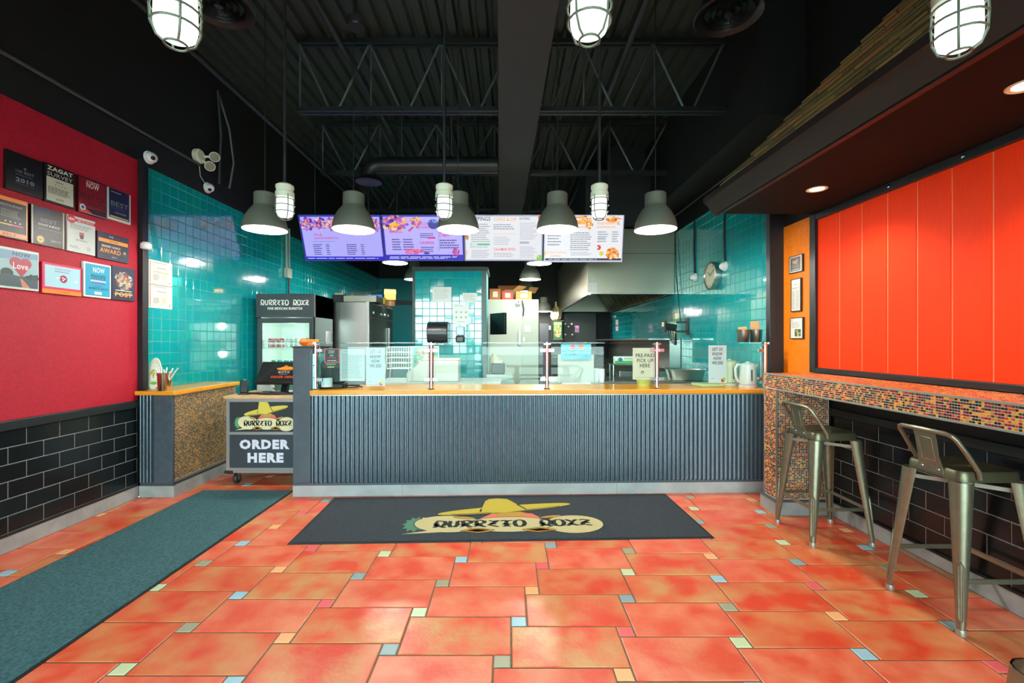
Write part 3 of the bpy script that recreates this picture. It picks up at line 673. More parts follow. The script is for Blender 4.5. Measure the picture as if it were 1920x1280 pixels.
for lb_, u, v, Y in [('kitchen pendant lamp showing below the first and second menu screens', 741, 493, 6.95), ('kitchen pendant lamp half hidden by the teal pier', 777, 524, 8.6),
    ('kitchen pendant lamp just under the toppings menu screen', 1011, 494, 6.95), ('kitchen pendant lamp above the white cold room, second from the screens', 994, 524, 8.0),
    ('kitchen pendant lamp above the white cold room, third from the screens', 986, 547, 9.7), ('smallest, farthest kitchen pendant lamp right of the white cold room', 1020, 584, 10.6)]:
    lamp_at(lb_, (X(u, Y), Y, Z(v, Y)), 22 if 7.5 < Y < 10 else 55)
JAR = M('#EFFFF6', .3, emit=1.5); CAST = M('#D6E0CC', .4); CAGE = M('#5E685A', .4, .2)
def cage_lamp(label, loc):
    t = thing('cage_lamp', label, 'cage lamp', loc, 0, 'jelly jar cage lamps')
    MB().lathe([(0, .02), (.03, .022), (.05, .035), (.056, .06), (.055, .13), (.052, .165)], JAR, n=20).build('glass_jar', t)
    MB().lathe([(.05, .16), (.064, .165), (.064, .2), (.058, .205), (.058, .225), (.062, .23), (.062, .25), (.045, .262), (.018, .268)], CAST, n=24).build('lamp_cap', t)
    mb = MB()
    for z, r in ((.15, .064), (.105, .065), (.06, .063)): mb.tube([(r*math.cos(a), r*math.sin(a), z) for a in [2*PI*i/20 for i in range(20)]], .0035, CAGE, 6, closed=True)
    mb.tube([(.03*math.cos(a), .03*math.sin(a), .008) for a in [2*PI*i/16 for i in range(16)]], .0035, CAGE, 6, closed=True)
    for k in range(4):
        a = PI/4+k*PI/2; mb.tube([(r*math.cos(a), r*math.sin(a), z) for r, z in ((.062, .18), (.065, .11), (.062, .055), (.048, .02), (.03, .008))], .0035, CAGE, 6)
    mb.build('wire_cage', t)
    MB().lathe([(.011, .265), (.011, ZC-loc[2])], PIPE, n=10).build('stem', t)
    return t
c0 = None
for lb_, u, Y in [('large caged jar lamp at the top left of the room', 330, 1.36), ('large caged jar lamp at the top, right of the ceiling beam', 1105, 1.34), ('large caged jar lamp at the top right, in front of the shingles', 1798, 1.40),
    ('small caged jar lamp on a long stem beside the leftmost pendant', 534, 3.3), ('small caged jar lamp on a long stem before the second menu screen', 833, 3.3), ('small caged jar lamp on a long stem before the last menu screen', 1124, 3.3)]:
    loc = (X(u, Y), Y, 2.258)
    if c0 is None: c0 = cage_lamp(lb_, loc)
    else: dup(c0, lb_, loc)
for y, s in ((3.18, 'far downlight set into the dark soffit, above the orange plaster'), (1.89, 'near downlight set into the dark soffit at the right edge')):
    t = thing('downlight', 'round '+s, 'downlight', (2.15, y, 2.445), 0, 'soffit downlights')
    MB().lathe([(.045, -.001), (.06, -.006), (.066, -.003), (.066, .004), (.045, .004)], M('#D9CDA8', .4), n=24).build('trim_ring', t)
    MB().lathe([(0, -.0015), (.046, -.0015), (.046, .003), (0, .003)], M('#FFE6B0', .5, emit=9), n=20).build('lens', t)
    light('SPOT', (2.15, y, 2.43), 22, (1, .84, .6), .04, spot=2.2)

# ================================================================ menu screens
LAV, DBL, MAG, WHT, GRT = '#A9A6F0', '#2A2ABF', '#D0209A', '#E6E6FF', '#6A68B8'
PURP = ['#7A3FC0', '#C05AA8', '#E8A07A', '#4A2A9A', '#B04A80', '#F0C890', '#9A6AD8']
FOOD = ['#E89A30', '#F2B84A', '#D8702A', '#F5D080', '#C8501E', '#EFA23C']
scr_el = [
 [('r', 0, 0, 1, 1, DBL), ('r', .012, .03, .988, .91, LAV), ('b', .09, .19, .075, .15, 60, PURP), ('b', .25, .18, .075, .14, 60, PURP), ('b', .41, .19, .075, .15, 60, PURP), ('b', .8, .2, .07, .13, 50, PURP), ('b', .92, .2, .06, .15, 50, PURP),
  ('t', '3/4 LB', .2, .42, .05, MAG, .1, .02), ('t', 'JUNIOR BURRITOS', .3, .50, .055, MAG, .3, .02), ('g', .13, .56, .45, .58, 1, GRT),
  ('g', .12, .62, .24, .88, 6, '#3A3A8A'), ('g', .28, .62, .33, .88, 6, '#3A3A8A'), ('g', .54, .62, .68, .88, 6, '#3A3A8A'), ('g', .72, .62, .77, .88, 6, '#3A3A8A'), ('g', .03, .94, .97, .965, 1, WHT)],
 [('r', 0, 0, 1, 1, DBL), ('r', .012, .03, .988, .87, '#B4ABF2'), ('b', .15, .18, .15, .16, 130, PURP+FOOD[:2]), ('b', .41, .14, .07, .11, 50, FOOD[:3]+PURP[:2]), ('p', [(.31, .33), (.37, .24), (.39, .26), (.33, .36)], '#C04A90'),
  ('t', 'NACHOS', .155, .355, .065, MAG, .16, .025), ('t', 'GUAC DIP', .5, .18, .055, MAG, .14, .02), ('t', '& CHIPZ', .51, .26, .055, MAG, .15, .02), ('e', .63, .19, .065, .11, '#3C3A96'), ('b', .63, .13, .06, .04, 30, ['#5A8AD8', '#4466B8', '#7AA8E0']),
  ('g', .1, .5, .22, .78, 5, '#3A3A8A'), ('g', .24, .5, .38, .78, 5, '#3A3A8A'), ('g', .46, .38, .63, .5, 3, '#3A3A8A'), ('r', .55, .47, .65, .51, MAG), ('t', 'CHURROS', .54, .60, .06, MAG, .18, .025), ('g', .46, .68, .63, .82, 3, '#3A3A8A'),
  ('r', .69, .28, .693, .8, GRT), ('t', 'MAKE IT A', .78, .37, .05, MAG, .15, .02), ('t', 'COMBO', .76, .44, .055, MAG, .13, .02), ('g', .7, .52, .95, .74, 4, '#3A3A8A'),
  ('b', .37, .80, .12, .06, 50, ['#E0508A', '#F07AA0', '#C03A7A', '#D86090']), ('e', .53, .835, .04, .025, '#4A2A90'), ('b', .9, .82, .05, .09, 40, ['#B03A90', '#E0508A', '#8A3AA8']), ('g', .06, .905, .94, .94, 1, WHT), ('g', .05, .945, .95, .97, 1, WHT)],
 [('r', 0, 0, 1, 1, '#8E90B8'), ('r', .008, .02, .992, .985, '#DADAE0'), ('t', 'TOPPINGS', .19, .075, .085, '#1E1E50', .28, .01), ('t', 'CHIPZ & DIP', .52, .085, .075, '#F2A060', .29, .02), ('t', 'EXTRAS', .77, .07, .05, '#3A3E50', .13, .01),
  ('c', .975, .05, .06, '#E2303A'), ('g', .08, .17, .33, .6, 9, '#9A9AA8'), ('g', .37, .18, .66, .32, 3, '#8A8A9A'), ('t', 'GUAC & CHIPZ EXTRA', .51, .41, .03, '#F0A868', .28), ('g', .37, .46, .6, .66, 5, '#B0B0BA'),
  ('r', .07, .62, .32, .66, '#3FB87A'), ('r', .08, .626, .16, .654, '#BFE8D0'), ('t', 'BUILD YOUR OWN', .18, .70, .03, '#333A48', .22), ('g', .08, .76, .33, .95, 5, '#A8A8B4'),
  ('t', 'CALAMARI BITES', .51, .75, .06, '#E03A50', .28, .01), ('g', .37, .82, .66, .93, 3, '#B0A8AC'), ('t', 'DRINKS', .77, .6, .05, '#20242C', .12, .015), ('g', .71, .15, .94, .54, 10, '#B4B4C0'), ('g', .71, .68, .93, .95, 7, '#B4B4C0'),
  ('c', .02, .48, .05, '#D8503A'), ('c', .03, .51, .03, '#6AA84A'), ('e', .02, .83, .012, .07, '#F0B8B0'), ('c', .965, .94, .065, '#7CC04A'), ('c', .95, .91, .03, '#A8D86A')],
 [('r', 0, 0, 1, 1, '#C9CBE4'), ('r', .008, .02, .992, .985, '#E2E4E8'), ('b', .48, .1, .1, .08, 70, FOOD), ('b', .57, .2, .05, .1, 40, FOOD), ('b', .87, .09, .1, .06, 60, FOOD), ('b', .93, .18, .03, .03, 14, ['#D8402A', '#F07A3A']),
  ('t', 'CHEESE', .44, .17, .05, '#F2A24A', .16, .02), ('t', 'QUESADILLAS', .47, .25, .05, '#F2A24A', .22, .02), ('t', 'VEGETARIAN', .77, .17, .05, '#F2A24A', .22, .02), ('t', 'QUESADILLAS', .78, .25, .05, '#F2A24A', .24, .02), ('t', 'KIDS MENU', .15, .2, .05, '#F2A24A', .2, .02),
  ('g', .04, .4, .22, .66, 4, '#8C90A0'), ('g', .33, .35, .6, .76, 9, '#8C90A0'), ('g', .68, .33, .82, .58, 5, '#8C90A0'), ('g', .86, .33, .95, .58, 5, '#8C90A0'), ('g', .68, .47, .8, .5, 1, '#4AA8C0'), ('t', 'SPICY', .7, .57, .025, '#E03A40'),
  ('t', 'EXTRA TOPPINGS', .16, .80, .045, '#F2B45A', .26, .01), ('g', .08, .85, .25, .9, 1, '#F2B45A'), ('r', .0, .77, .016, .86, '#F2B030'), ('g', .34, .78, .62, .87, 3, '#A8ACB8'),
  ('c', .695, .69, .055, '#DC3838'), ('c', .675, .69, .03, '#E2E4E8'), ('c', .735, .82, .05, '#D8C832'), ('b', .88, .82, .08, .12, 90, FOOD), ('r', .012, .925, .99, .975, '#2E3350'), ('g', .06, .94, .88, .96, 1, WHT)]]
for i, (u0, u1, Yt, dy, lab) in enumerate([(558, 713.5, 6.14, .24, 'first'), (714.5, 868.5, 6.14, .2, 'second'), (869.5, 1019, 6.14, .15, 'third'), (1020, 1171, 6.14, .12, 'last')]):
    Wd = X(u1, Yt)-X(u0, Yt)-.004; zt = Z(402.5, Yt); zb = Z(489 if i < 3 else 491.5, Yt+dy); Hh = math.hypot(zt-zb, dy); tilt = -math.atan2(dy, zt-zb)
    nm = ['first menu screen from the left, lavender with burrito photos', 'second menu screen from the left, lavender listing nachos and churros', 'third menu screen, pale grey listing toppings, extras and drinks', 'last menu screen on the right, white listing quesadillas'][i]
    t = thing('menu_screen', nm, 'screen', (X((u0+u1)/2, Yt), Yt+dy, zb), 0, 'menu screens'); t.rotation_euler = (-tilt, 0, 0); MAT[t.name] = t.matrix_basis.copy()
    MB().box((-Wd/2, 0, 0), (Wd/2, .045, Hh), BLACKG).box((-Wd*.3, .045, .1), (Wd*.3, .07, Hh-.1), BLACKG).build('housing', t, smooth=False)
    bz = M('#B9BCD8' if i > 1 else '#5A5CA8', .3)  # bezel colour carries the glow of its screen: purple-blue left pair, whitish right pair
    MB().box((-Wd/2, -.006, 0), (Wd/2, .001, .008), bz).box((-Wd/2, -.006, Hh-.008), (Wd/2, .001, Hh), bz).box((-Wd/2, -.006, .008), (-Wd/2+.008, .001, Hh-.008), bz).box((Wd/2-.008, -.006, .008), (Wd/2, .001, Hh-.008), bz).build('bezel', t, smooth=False)
    mb = MB(); draw(mb, scr_el[i], sheet_fn(Wd-.016, Hh-.016, .0, .0005), lambda c: M(c, .3, emit=.62)); p = mb.build('display', t, smooth=False, fix=False); p.location = (0, -.0005, .008)
    q = math.atan2(dy, zt-zb); L = ZC+.03-(zb+Hh*.8*math.cos(q))
    for sx in (-.33, .33): MB().tube([(sx*Wd, .055, Hh*.8), (sx*Wd, .055+L*math.sin(q), Hh*.8+L*math.cos(q))], .012, PIPE, 8).build('drop_pole', t)

# ================================================================ award plaques on the red wall
def LWp(u): return 3.3*F0/(955-u)
def plaque(lab, u0, u1, vt, vb, el, board='#0B0B0E', side='#141414', aw=None):
    y0, y1 = LWp(u0), LWp(u1); zt = Z(vt, y0); zb = Z(vb, y0); Wd = y1-y0
    return sheet('award_plaque', lab, 'plaque', (XL+.006, (y0+y1)/2, zb), PI/2, Wd, zt-zb, el, board=board, t=.018, group='award plaques on the red wall')
OR = '#F28A2A'
plaque('dark plaque reading 100 BEST 2010, top left of the red wall', 4, 74, 278, 352.5, [('c', .5, .36, .035, '#6A7080'), ('t', '100 BEST', .5, .46, .07, '#7A8498', .5, .02), ('g', .25, .53, .78, .57, 1, '#6A7488'), ('t', '2010', .5, .68, .11, '#8A94AA', .5, .03), ('r', .24, .77, .76, .785, '#4A5468')], '#0E0F12')
plaque('black and cream plaque reading ZAGAT SURVEY', 77, 134.5, 303, 376, [('t', 'ZAGAT', .5, .1, .11, '#E4E8D8', .84, .04), ('t', 'SURVEY', .5, .25, .1, '#D0D4C4', .84), ('r', .06, .33, .94, .95, '#D2DAC4'), ('g', .35, .4, .62, .44, 1, '#2A2A26'), ('t', '3  3  3  3', .5, .5, .05, '#3A3A34', .35), ('g', .1, .57, .9, .76, 7, '#3A3E38'), ('g', .35, .84, .65, .9, 2, '#4A4E46')], '#15130F')
plaque('dark red plaque reading NOW BEST OF TORONTO', 140.6, 194, 327, 396, [('r', .03, .03, .97, .97, '#8A1422'), ('r', .28, .07, .72, .085, '#F0EAE6'), ('t', 'NOW', .5, .18, .16, '#F4EEEA', .44, .01), ('t', 'BEST OF', .5, .52, .15, '#3C0A10', .84), ('t', 'TORONTO', .52, .7, .13, '#3C0A10', .84), ('p', [(.03, .85), (.97, .8), (.97, .97), (.03, .97)], '#3A0E18'), ('p', [(.03, .74), (.5, .97), (.03, .97)], '#E0482A'), ('c', .15, .84, .085, '#E8ECEC'), ('c', .15, .84, .05, '#3A6AA0'), ('r', .03, .965, .97, .975, '#D8D8D0')], '#3A0A10')
plaque('navy plaque with white border reading BEST, rightmost in the top row', 196, 239.6, 349.7, 408.7, [('r', 0, 0, 1, 1, '#D9E2E0'), ('r', .06, .0, .94, .93, '#141C48'), ('g', .15, .07, .7, .12, 1, '#C8D0E8'), ('t', 'BEST', .52, .46, .15, '#7F9A9A', .76, .0), ('g', .12, .55, .92, .66, 2, '#3A4E8A'), ('t', 'STAR RATED', .55, .74, .05, '#D0D4E0', .5), ('r', .1, .86, .9, .91, '#C9B46A')], '#D9E2E0')
plaque('black plaque with an orange top band at the left edge, middle row', -16, 45, 362, 440, [('r', 0, 0, .95, .1, OR), ('r', .95, 0, 1, 1, '#C9A45A'), ('t', 'RESTAURANT', .5, .2, .05, '#B8B8B4', .7), ('g', .15, .3, .8, .5, 5, '#8A8A86'), ('c', .3, .6, .02, '#E8E0A0'), ('c', .45, .6, .02, '#E8E0A0'), ('c', .6, .6, .02, '#E8E0A0'), ('c', .75, .6, .02, '#E8E0A0'), ('r', .1, .66, .85, .69, '#D8B83A'), ('r', .5, .66, .85, .69, '#C8385A'), ('r', 0, .86, .95, .97, OR), ('t', '2013', .4, .915, .06, '#3A2410', .4, .02)], '#101014')
plaque('black plaque with gold seal reading BEST ONTARIO', 52, 114.5, 382, 455, [('r', 0, 0, .05, 1, '#A8B8AC'), ('r', .95, 0, 1, 1, '#B8B49A'), ('g', .12, .06, .6, .14, 2, '#3A5AA8'), ('t', 'BEST', .52, .34, .1, '#7A8088', .5), ('t', 'ONTARIO', .52, .46, .06, '#C0C8CC', .66, .02), ('g', .2, .53, .9, .6, 1, '#5A6068'), ('c', .26, .86, .11, '#6A4A12'), ('c', .26, .86, .085, '#E8C020'), ('e', .26, .86, .06, .03, '#7A5A10'), ('t', '2014', .72, .84, .05, '#B0B8B8', .3, .01), ('r', .42, .8, .95, .805, '#6A7074')], '#121416')
plaque('white plaque with a red NEW badge, middle row', 120, 172.6, 401, 469, [('r', 0, 0, 1, 1, '#C9D4D0'), ('r', 0, .06, 1, .14, '#C02030'), ('t', 'BEST OF YOUR CITY', .66, .1, .045, '#F0E4E4', .58, .01), ('c', .14, .1, .12, '#C81E30'), ('t', 'NEW', .14, .1, .07, '#F4E8E8', .2, .02), ('g', .1, .22, .9, .36, 4, '#7A8484'), ('r', .42, .42, .58, .54, '#C04A4A'), ('r', .44, .5, .56, .6, '#3A3A40'), ('t', 'BEST BURRITO', .5, .65, .04, '#3A3E42', .4, .01), ('g', .08, .82, .45, .9, 3, '#7A8484'), ('c', .75, .85, .07, '#B4BEBC')], '#C9D4D0')
plaque("square dark plaque reading READERS CHOICE AWARD", 177, 236, 432, 482.4, [('t', 'THE', .42, .12, .07, '#C8CCD4', .14, .02), ('t', 'STAR', .62, .13, .07, '#8A2A50', .2, .02), ('r', .03, .22, .97, .36, '#F2A04A'), ('t', 'WINNER', .5, .29, .05, '#5A3A1A', .3, .01), ('t', "READERS' CHOICE", .42, .5, .08, '#E8E4DC', .58, .02), ('t', 'AWARD', .4, .67, .17, '#F0A04A', .66, .02), ('c', .86, .66, .1, '#4A5068'), ('c', .86, .63, .05, '#E0A040'), ('t', '2012', .52, .88, .05, '#D8D8D8', .16)], '#2A2E42')
plaque('picture plaque with a red heart balloon reading NOW and Love', -20, 66, 458, 537, [('r', 0, 0, 1, 1, '#CFE0D8'), ('r', .02, .06, .98, .95, '#6FA0C0'), ('p', [(.02, .3), (.98, .2), (.98, .65), (.02, .7)], '#9CC4CC'), ('e', .28, .62, .14, .12, '#24343A'), ('p', [(.02, .68), (.3, .64), (.6, .68), (.98, .58), (.98, .95), (.02, .95)], '#3C5660'), ('b', .85, .68, .14, .08, 30, ['#26383A', '#2C4244']), ('p', [(.56, .72), (.64, .76), (.8, .95), (.62, .95)], '#C88A70'), ('t', 'NOW', .6, .13, .1, '#1E3A5A', .4, .03),
   ('e', .47, .34, .14, .13, '#B0304A'), ('e', .69, .34, .14, .13, '#B0304A'), ('p', [(.335, .38), (.825, .38), (.6, .7)], '#B0304A'), ('t', 'Love', .58, .42, .16, '#F4E4E4', .34, .02)], '#CFE0D8')
plaque('wide pink and orange plaque with a round purple emblem', 72.6, 146.8, 490, 548, [('r', 0, 0, 1, 1, '#E01A5A'), ('r', .06, .07, .96, .78, '#A9DCEC'), ('t', 'CONGRATULATIONS', .5, .17, .06, '#9A3A8A', .4), ('g', .3, .23, .78, .28, 1, '#8A4A90'), ('c', .52, .48, .13, '#9A1050'), ('c', .50, .44, .03, '#F0E4E8'), ('c', .55, .47, .03, '#F0E4E8'), ('c', .51, .52, .03, '#F0E4E8'), ('e', .38, .46, .06, .03, '#D4E8F0'), ('e', .85, .52, .06, .03, '#D4E8F0'), ('r', 0, .86, 1, 1, '#F58A1A'), ('g', .35, .91, .7, .95, 1, '#A04A10')], '#C01A4A')
plaque('cyan plaque with white border reading NOW READERS CHOICE WINNER', 151, 202.5, 489, 555, [('r', 0, 0, 1, 1, '#DCE8EA'), ('r', .06, .05, .95, .95, '#123A4A'), ('r', .07, .06, .94, .94, '#14A6CE'), ('t', 'NOW', .54, .2, .15, '#F4F4F0', .42, .01), ('t', 'READERS', .52, .37, .07, '#0A3A5A', .54, .03), ('t', 'CHOICE', .52, .44, .07, '#0A3A5A', .52, .03), ('r', .24, .5, .8, .54, '#BFE4F0'), ('t', 'WINNER', .52, .58, .06, '#8A3AA0', .5, .03), ('g', .35, .66, .7, .69, 1, '#0A3A5A'), ('t', 'BURRITO BOYZ', .53, .74, .06, '#0A2A4A', .7, .03), ('r', .38, .83, .64, .91, '#E4F0F0'), ('t', '2009', .5, .87, .04, '#14505A', .18)], '#DCE8EA')
plaque('navy plaque with a collage ball reading POST', 204.4, 247.5, 497, 560.6, [('b', .52, .42, .36, .24, 150, ['#8A8A90', '#5A4A50', '#B8A890', '#3A3440', '#D8A050', '#6A7A8A', '#A85A40', '#C8C8C4']), ('r', .15, .70, .85, .725, '#D8D8D0'), ('t', 'POST', .5, .83, .14, '#F2962A', .74, .04), ('r', .1, .815, .9, .835, '#D8D0C0')], '#1E2642')

# ================================================================ papers, cameras and small things on the walls
yL = lambda u: 3.294*F0/(955-u)
def wall_sheet(name, lab, cat, u0, u1, vt, vb, el, board, side='L', t=.004, back=None):
    if side == 'L': y0, y1 = yL(u0), yL(u1); return sheet(name, lab, cat, (XL+.0065, (y0+y1)/2, Z(vb, y0)), PI/2, y1-y0, Z(vt, y0)-Z(vb, y0), el, board=board, t=t)
    y0, y1 = 2.576*F0/(u0-955), 2.576*F0/(u1-955); return sheet(name, lab, cat, (XR-.005, (y0+y1)/2, Z(vb, y1)), -PI/2, y0-y1, Z(vt, y1)-Z(vb, y1), el, board=board, t=t)
CERT = [('r', .04, .04, .07, .96, '#B05A5A'), ('g', .15, .06, .9, .12, 1, '#8A8A80'), ('g', .35, .26, .75, .32, 1, '#6A6A64'), ('g', .18, .42, .85, .5, 2, '#8A8A84'), ('r', .55, .5, .75, .78, '#EBCBB4'), ('g', .18, .56, .45, .8, 4, '#7A7A74'), ('c', .88, .86, .03, '#5A5A58')]
wall_sheet('certificate', 'upper of two white certificates taped to the left teal wall', 'certificate', 278, 322, 485, 532, CERT, '#E6E2D4')
wall_sheet('certificate', 'lower of two white certificates taped to the left teal wall', 'certificate', 278, 322, 531, 576, CERT[:3]+CERT[4:], '#E2E0D6')
FR = M('#2A2622', .4)
wall_sheet('picture_frame', 'top framed print on the narrow orange wall, dark poster inside', 'picture frame', 1482.5, 1508, 475, 508, [('r', .06, .05, .94, .95, '#D8D4C8'), ('r', .13, .1, .87, .9, '#4A4A4C'), ('b', .5, .36, .2, .14, 40, ['#C86A3A', '#D8B070', '#8A4A2A', '#B8A890']), ('g', .2, .55, .8, .7, 3, '#7A7A78'), ('t', 'BURRITO', .5, .82, .08, '#D8D8D4', .6)], '#2A2622', 'R', .015)
wall_sheet('picture_frame', 'tall middle framed newspaper cutting on the narrow orange wall', 'picture frame', 1486, 1505, 520, 583, [('r', .08, .03, .92, .97, '#D9DCD4'), ('t', 'The', .5, .18, .04, '#6A6C66', .3), ('t', 'BURRITO', .5, .29, .05, '#7A7C76', .7), ('g', .15, .36, .47, .93, 20, '#9A9C96'), ('g', .53, .36, .86, .93, 20, '#9A9C96')], '#2A2622', 'R', .015)
wall_sheet('picture_frame', 'bottom framed page with a small green photo on the narrow orange wall', 'picture frame', 1484.5, 1509, 594, 635, [('r', .06, .04, .94, .96, '#DDE0DA'), ('c', .15, .12, .03, '#6A6A6A'), ('g', .15, .2, .85, .5, 6, '#A8AAA4'), ('r', .38, .55, .84, .88, '#2A5A4A'), ('b', .62, .72, .2, .14, 24, ['#E0A850', '#4A8A5A', '#C8D0A0'])], '#2A2622', 'R', .015)
DOMW = M('#E6E8EA', .35)
def dome_cam(lab, loc, rot, aim):
    t = thing('security_camera', lab, 'security camera', loc); t.rotation_euler = rot; MAT[t.name] = t.matrix_basis.copy()
    MB().lathe([(.0, 0), (.055, 0), (.058, .012), (.054, .022), (0, .024)], DOMW, n=24).build('mount_base', t)
    MB().lathe([(0, .016)]+[(.046*math.cos(a), .03+.046*math.sin(a)) for a in [-.3+.19*i for i in range(10)]]+[(0, .076)], DOMW, n=24).build('ball', t)
    q = Vector(aim).normalized(); ln = MB().lathe([(0, .002), (.017, 0), (.02, -.012), (0, -.014)], BLACKG, n=18).build('lens', t)
    ln.location = Vector((0, 0, .03))+q*.047; ln.rotation_euler = q.to_track_quat('Z', 'Y').to_euler(); return t
dome_cam('white turret camera on the black corner above the red wall', (XL+.06, 4.08, Z(297, 4.1)), (0, PI/2, 0), (.35, -.6, .85))
dome_cam('white turret camera at the top edge of the left teal wall', (XL+.004, 4.955, Z(352, 4.955)), (0, PI/2, 0), (.7, -.6, .5))
t = thing('sensor_box', 'small white sensor box at the left edge of the teal wall', 'sensor', (XL+.058, 4.06, Z(468, 4.06)))
MB().lathe([(.0, 0), (.03, 0), (.042, .01), (.042, .05), (.03, .065), (0, .066)], DOMW, n=20).build('housing', t)
t = thing('emergency_light', 'cream emergency light with twin spot heads high on the black wall', 'emergency light', (XL+.0, 4.8, Z(293, 4.8)))
MB().lathe([(0, 0), (.075, 0), (.075, .04), (.06, .055), (0, .058)], IVORY, n=20, axis='x').build('housing', t)
for p_, d_ in (((.13, .09, .03), (.5, -.6, -.3)), ((.12, .03, -.09), (.55, -.65, -.5))):
    h = MB().lathe([(0, -.06), (.03, -.055), (.045, -.03), (.052, .015), (.048, .02), (0, .012)], IVORY, n=20).build('lamp_head', t, loc=p_); h.rotation_euler = Vector(d_).to_track_quat('Z', 'Y').to_euler()
    MB().lathe([(0, .0135), (.044, .0205), (.0, .024)], M('#8A8C80', .15), n=16).build('lens', h)
    MB().tube([(.05, p_[1]*.4, p_[2]*.4), p_], .012, IVORY, 8).build('swivel_arm', t)
pipe('wall_cable', [(XL+.01, 4.83, Z(312, 4.83)), (XL+.012, 4.84, Z(330, 4.84)), (XL+.02, 4.94, Z(350, 4.94))], .004, M('#C8CCC0', .5), 'thin white cable from the emergency light down to the turret camera', 'cable')
t = thing('junction_box', 'grey junction box with twin conduits on the left teal wall', 'junction box', (XL+.01, 6.7, Z(522, 6.75)))
MB().box((0, -.07, 0), (.06, .07, .14), M('#B8C4B8', .5)).build('box_body', t, bevel=.005)
for dy in (-.03, .045): MB().tube([(.025, dy, .12), (.025, dy, 3.05-Z(522, 6.75))], .016, M('#9AB4AE', .45), 8).build('riser_conduit', t)
MB().tube([(.03, .03, 0), (.03, .03, -.4)], .014, M('#2A3538', .5), 8).build('flex_lead', t)
t = thing('fire_extinguisher', 'red fire extinguisher hanging on the left teal wall behind the drink cooler', 'fire extinguisher', (XL+.1, 8.45, 1.75))
RED = M('#C81818', .3)
MB().lathe([(0, 0), (.07, .005), (.075, .03), (.075, .38), (.055, .43), (.025, .45), (.025, .47), (0, .475)], RED, n=20).build('cylinder_body', t)
MB().box((-.03, -.02, .47), (.1, .02, .53), M('#C8C0A0', .4)).build('valve', t); MB().tube([(.03, .02, .49), (.11, .03, .4), (.1, .03, .2), (.09, .02, .1)], .012, RUBBER, 8).build('hose', t)
# right kitchen wall
xr = 2.5295
def RWy(u): return xr*F0/(u-955)
t = thing('wall_clock', 'round steel wall clock on the right teal wall', 'clock', (xr, RWy(1342), Z(517, RWy(1342))), 0)
yy = RWy(1342)
MB().lathe([(0, 0), (.165, 0), (.17, -.03), (.17, -.075), (.155, -.082), (.15, -.06), (0, -.058)], STEEL, n=36, axis='x').build('case', t)
f = MB().shell([(0, -.066), (.149, -.066)], M('#B9C2A4', .35), n=30, axis='x').build('clock_face', t)
for k in range(12):
    a = k*PI/6; MB().bar((-.0675, .115*math.sin(a), .115*math.cos(a)), (-.0675, .135*math.sin(a), .135*math.cos(a)), .008, .001, BLACKG, up=(1, 0, 0)).build('hour_mark', f, smooth=False)
MB().bar((-.069, 0, 0), (-.069, .05, .05), .01, .002, BLACKG, up=(1, 0, 0)).build('hour_hand', f, smooth=False); MB().bar((-.070, 0, 0), (-.070, -.09, .06), .007, .002, BLACKG, up=(1, 0, 0)).build('minute_hand', f, smooth=False)
dome_cam('white turret camera left of the wall clock', (xr-.0, RWy(1305), Z(520, RWy(1305))), (0, -PI/2, 0), (-.6, .5, .6)); dome_cam('white turret camera right of and above the wall clock', (xr-.0, RWy(1361), Z(499, RWy(1361))), (0, -PI/2, 0), (-.6, .6, .5))
for u, v0, v1, lb_ in ((1304, 413, 512, 'black cable down the teal tiles to the camera left of the clock'), (1361, 402, 492, 'black cable down the teal tiles to the camera above the clock')):
    y = RWy(u); pipe('camera_cable', [(xr-.012, y, Z(v0, y)), (xr-.014, y+.01, Z((v0+v1)/2, y)), (xr-.012, y-.005, Z(v1, y))], .012, RUBBER, lb_, 'cable')
y = RWy(1284); pipe('wall_cable', [(xr-.02, RWy(1268), Z(430, RWy(1268))), (xr-.03, RWy(1272), Z(520, RWy(1272))), (xr-.03, RWy(1280), Z(604, RWy(1280)))], .007, RUBBER, 'thin black cable hanging down beside the hood to the wall mount', 'cable')
t = thing('screen_mount', 'black folding screen mount with dangling cables on the right teal wall', 'wall mount', (xr, RWy(1290), Z(612, RWy(1290))))
BK = M('#0C0E10', .45)
MB().box((-.02, -.05, -.12), (0, .05, .12), BK).build('wall_plate', t, bevel=.003)
for z in (-.07, .06): MB().bar((-.02, 0, z), (-.16, .02, z), .03, .03, BK).build('arm', t, smooth=False)
MB().bar((-.16, .02, -.02), (-.32, .0, .0), .035, .1, BK).build('arm', t, smooth=False); MB().box((-.345, -.06, -.08), (-.325, .06, .08), BK).build('head_plate', t, bevel=.003)
MB().box((-.36, -.02, .0), (-.345, .03, .06), IVORY).build('adapter', t, smooth=False)
for k in range(4): MB().tube([(-.3+.04*k, -.02, -.02), (-.26+.02*k, -.03, -.2), (-.2+.01*k, -.02, -.26), (-.17, -.01, -.1)], .006, RUBBER, 6).build('dangling_cable', t)

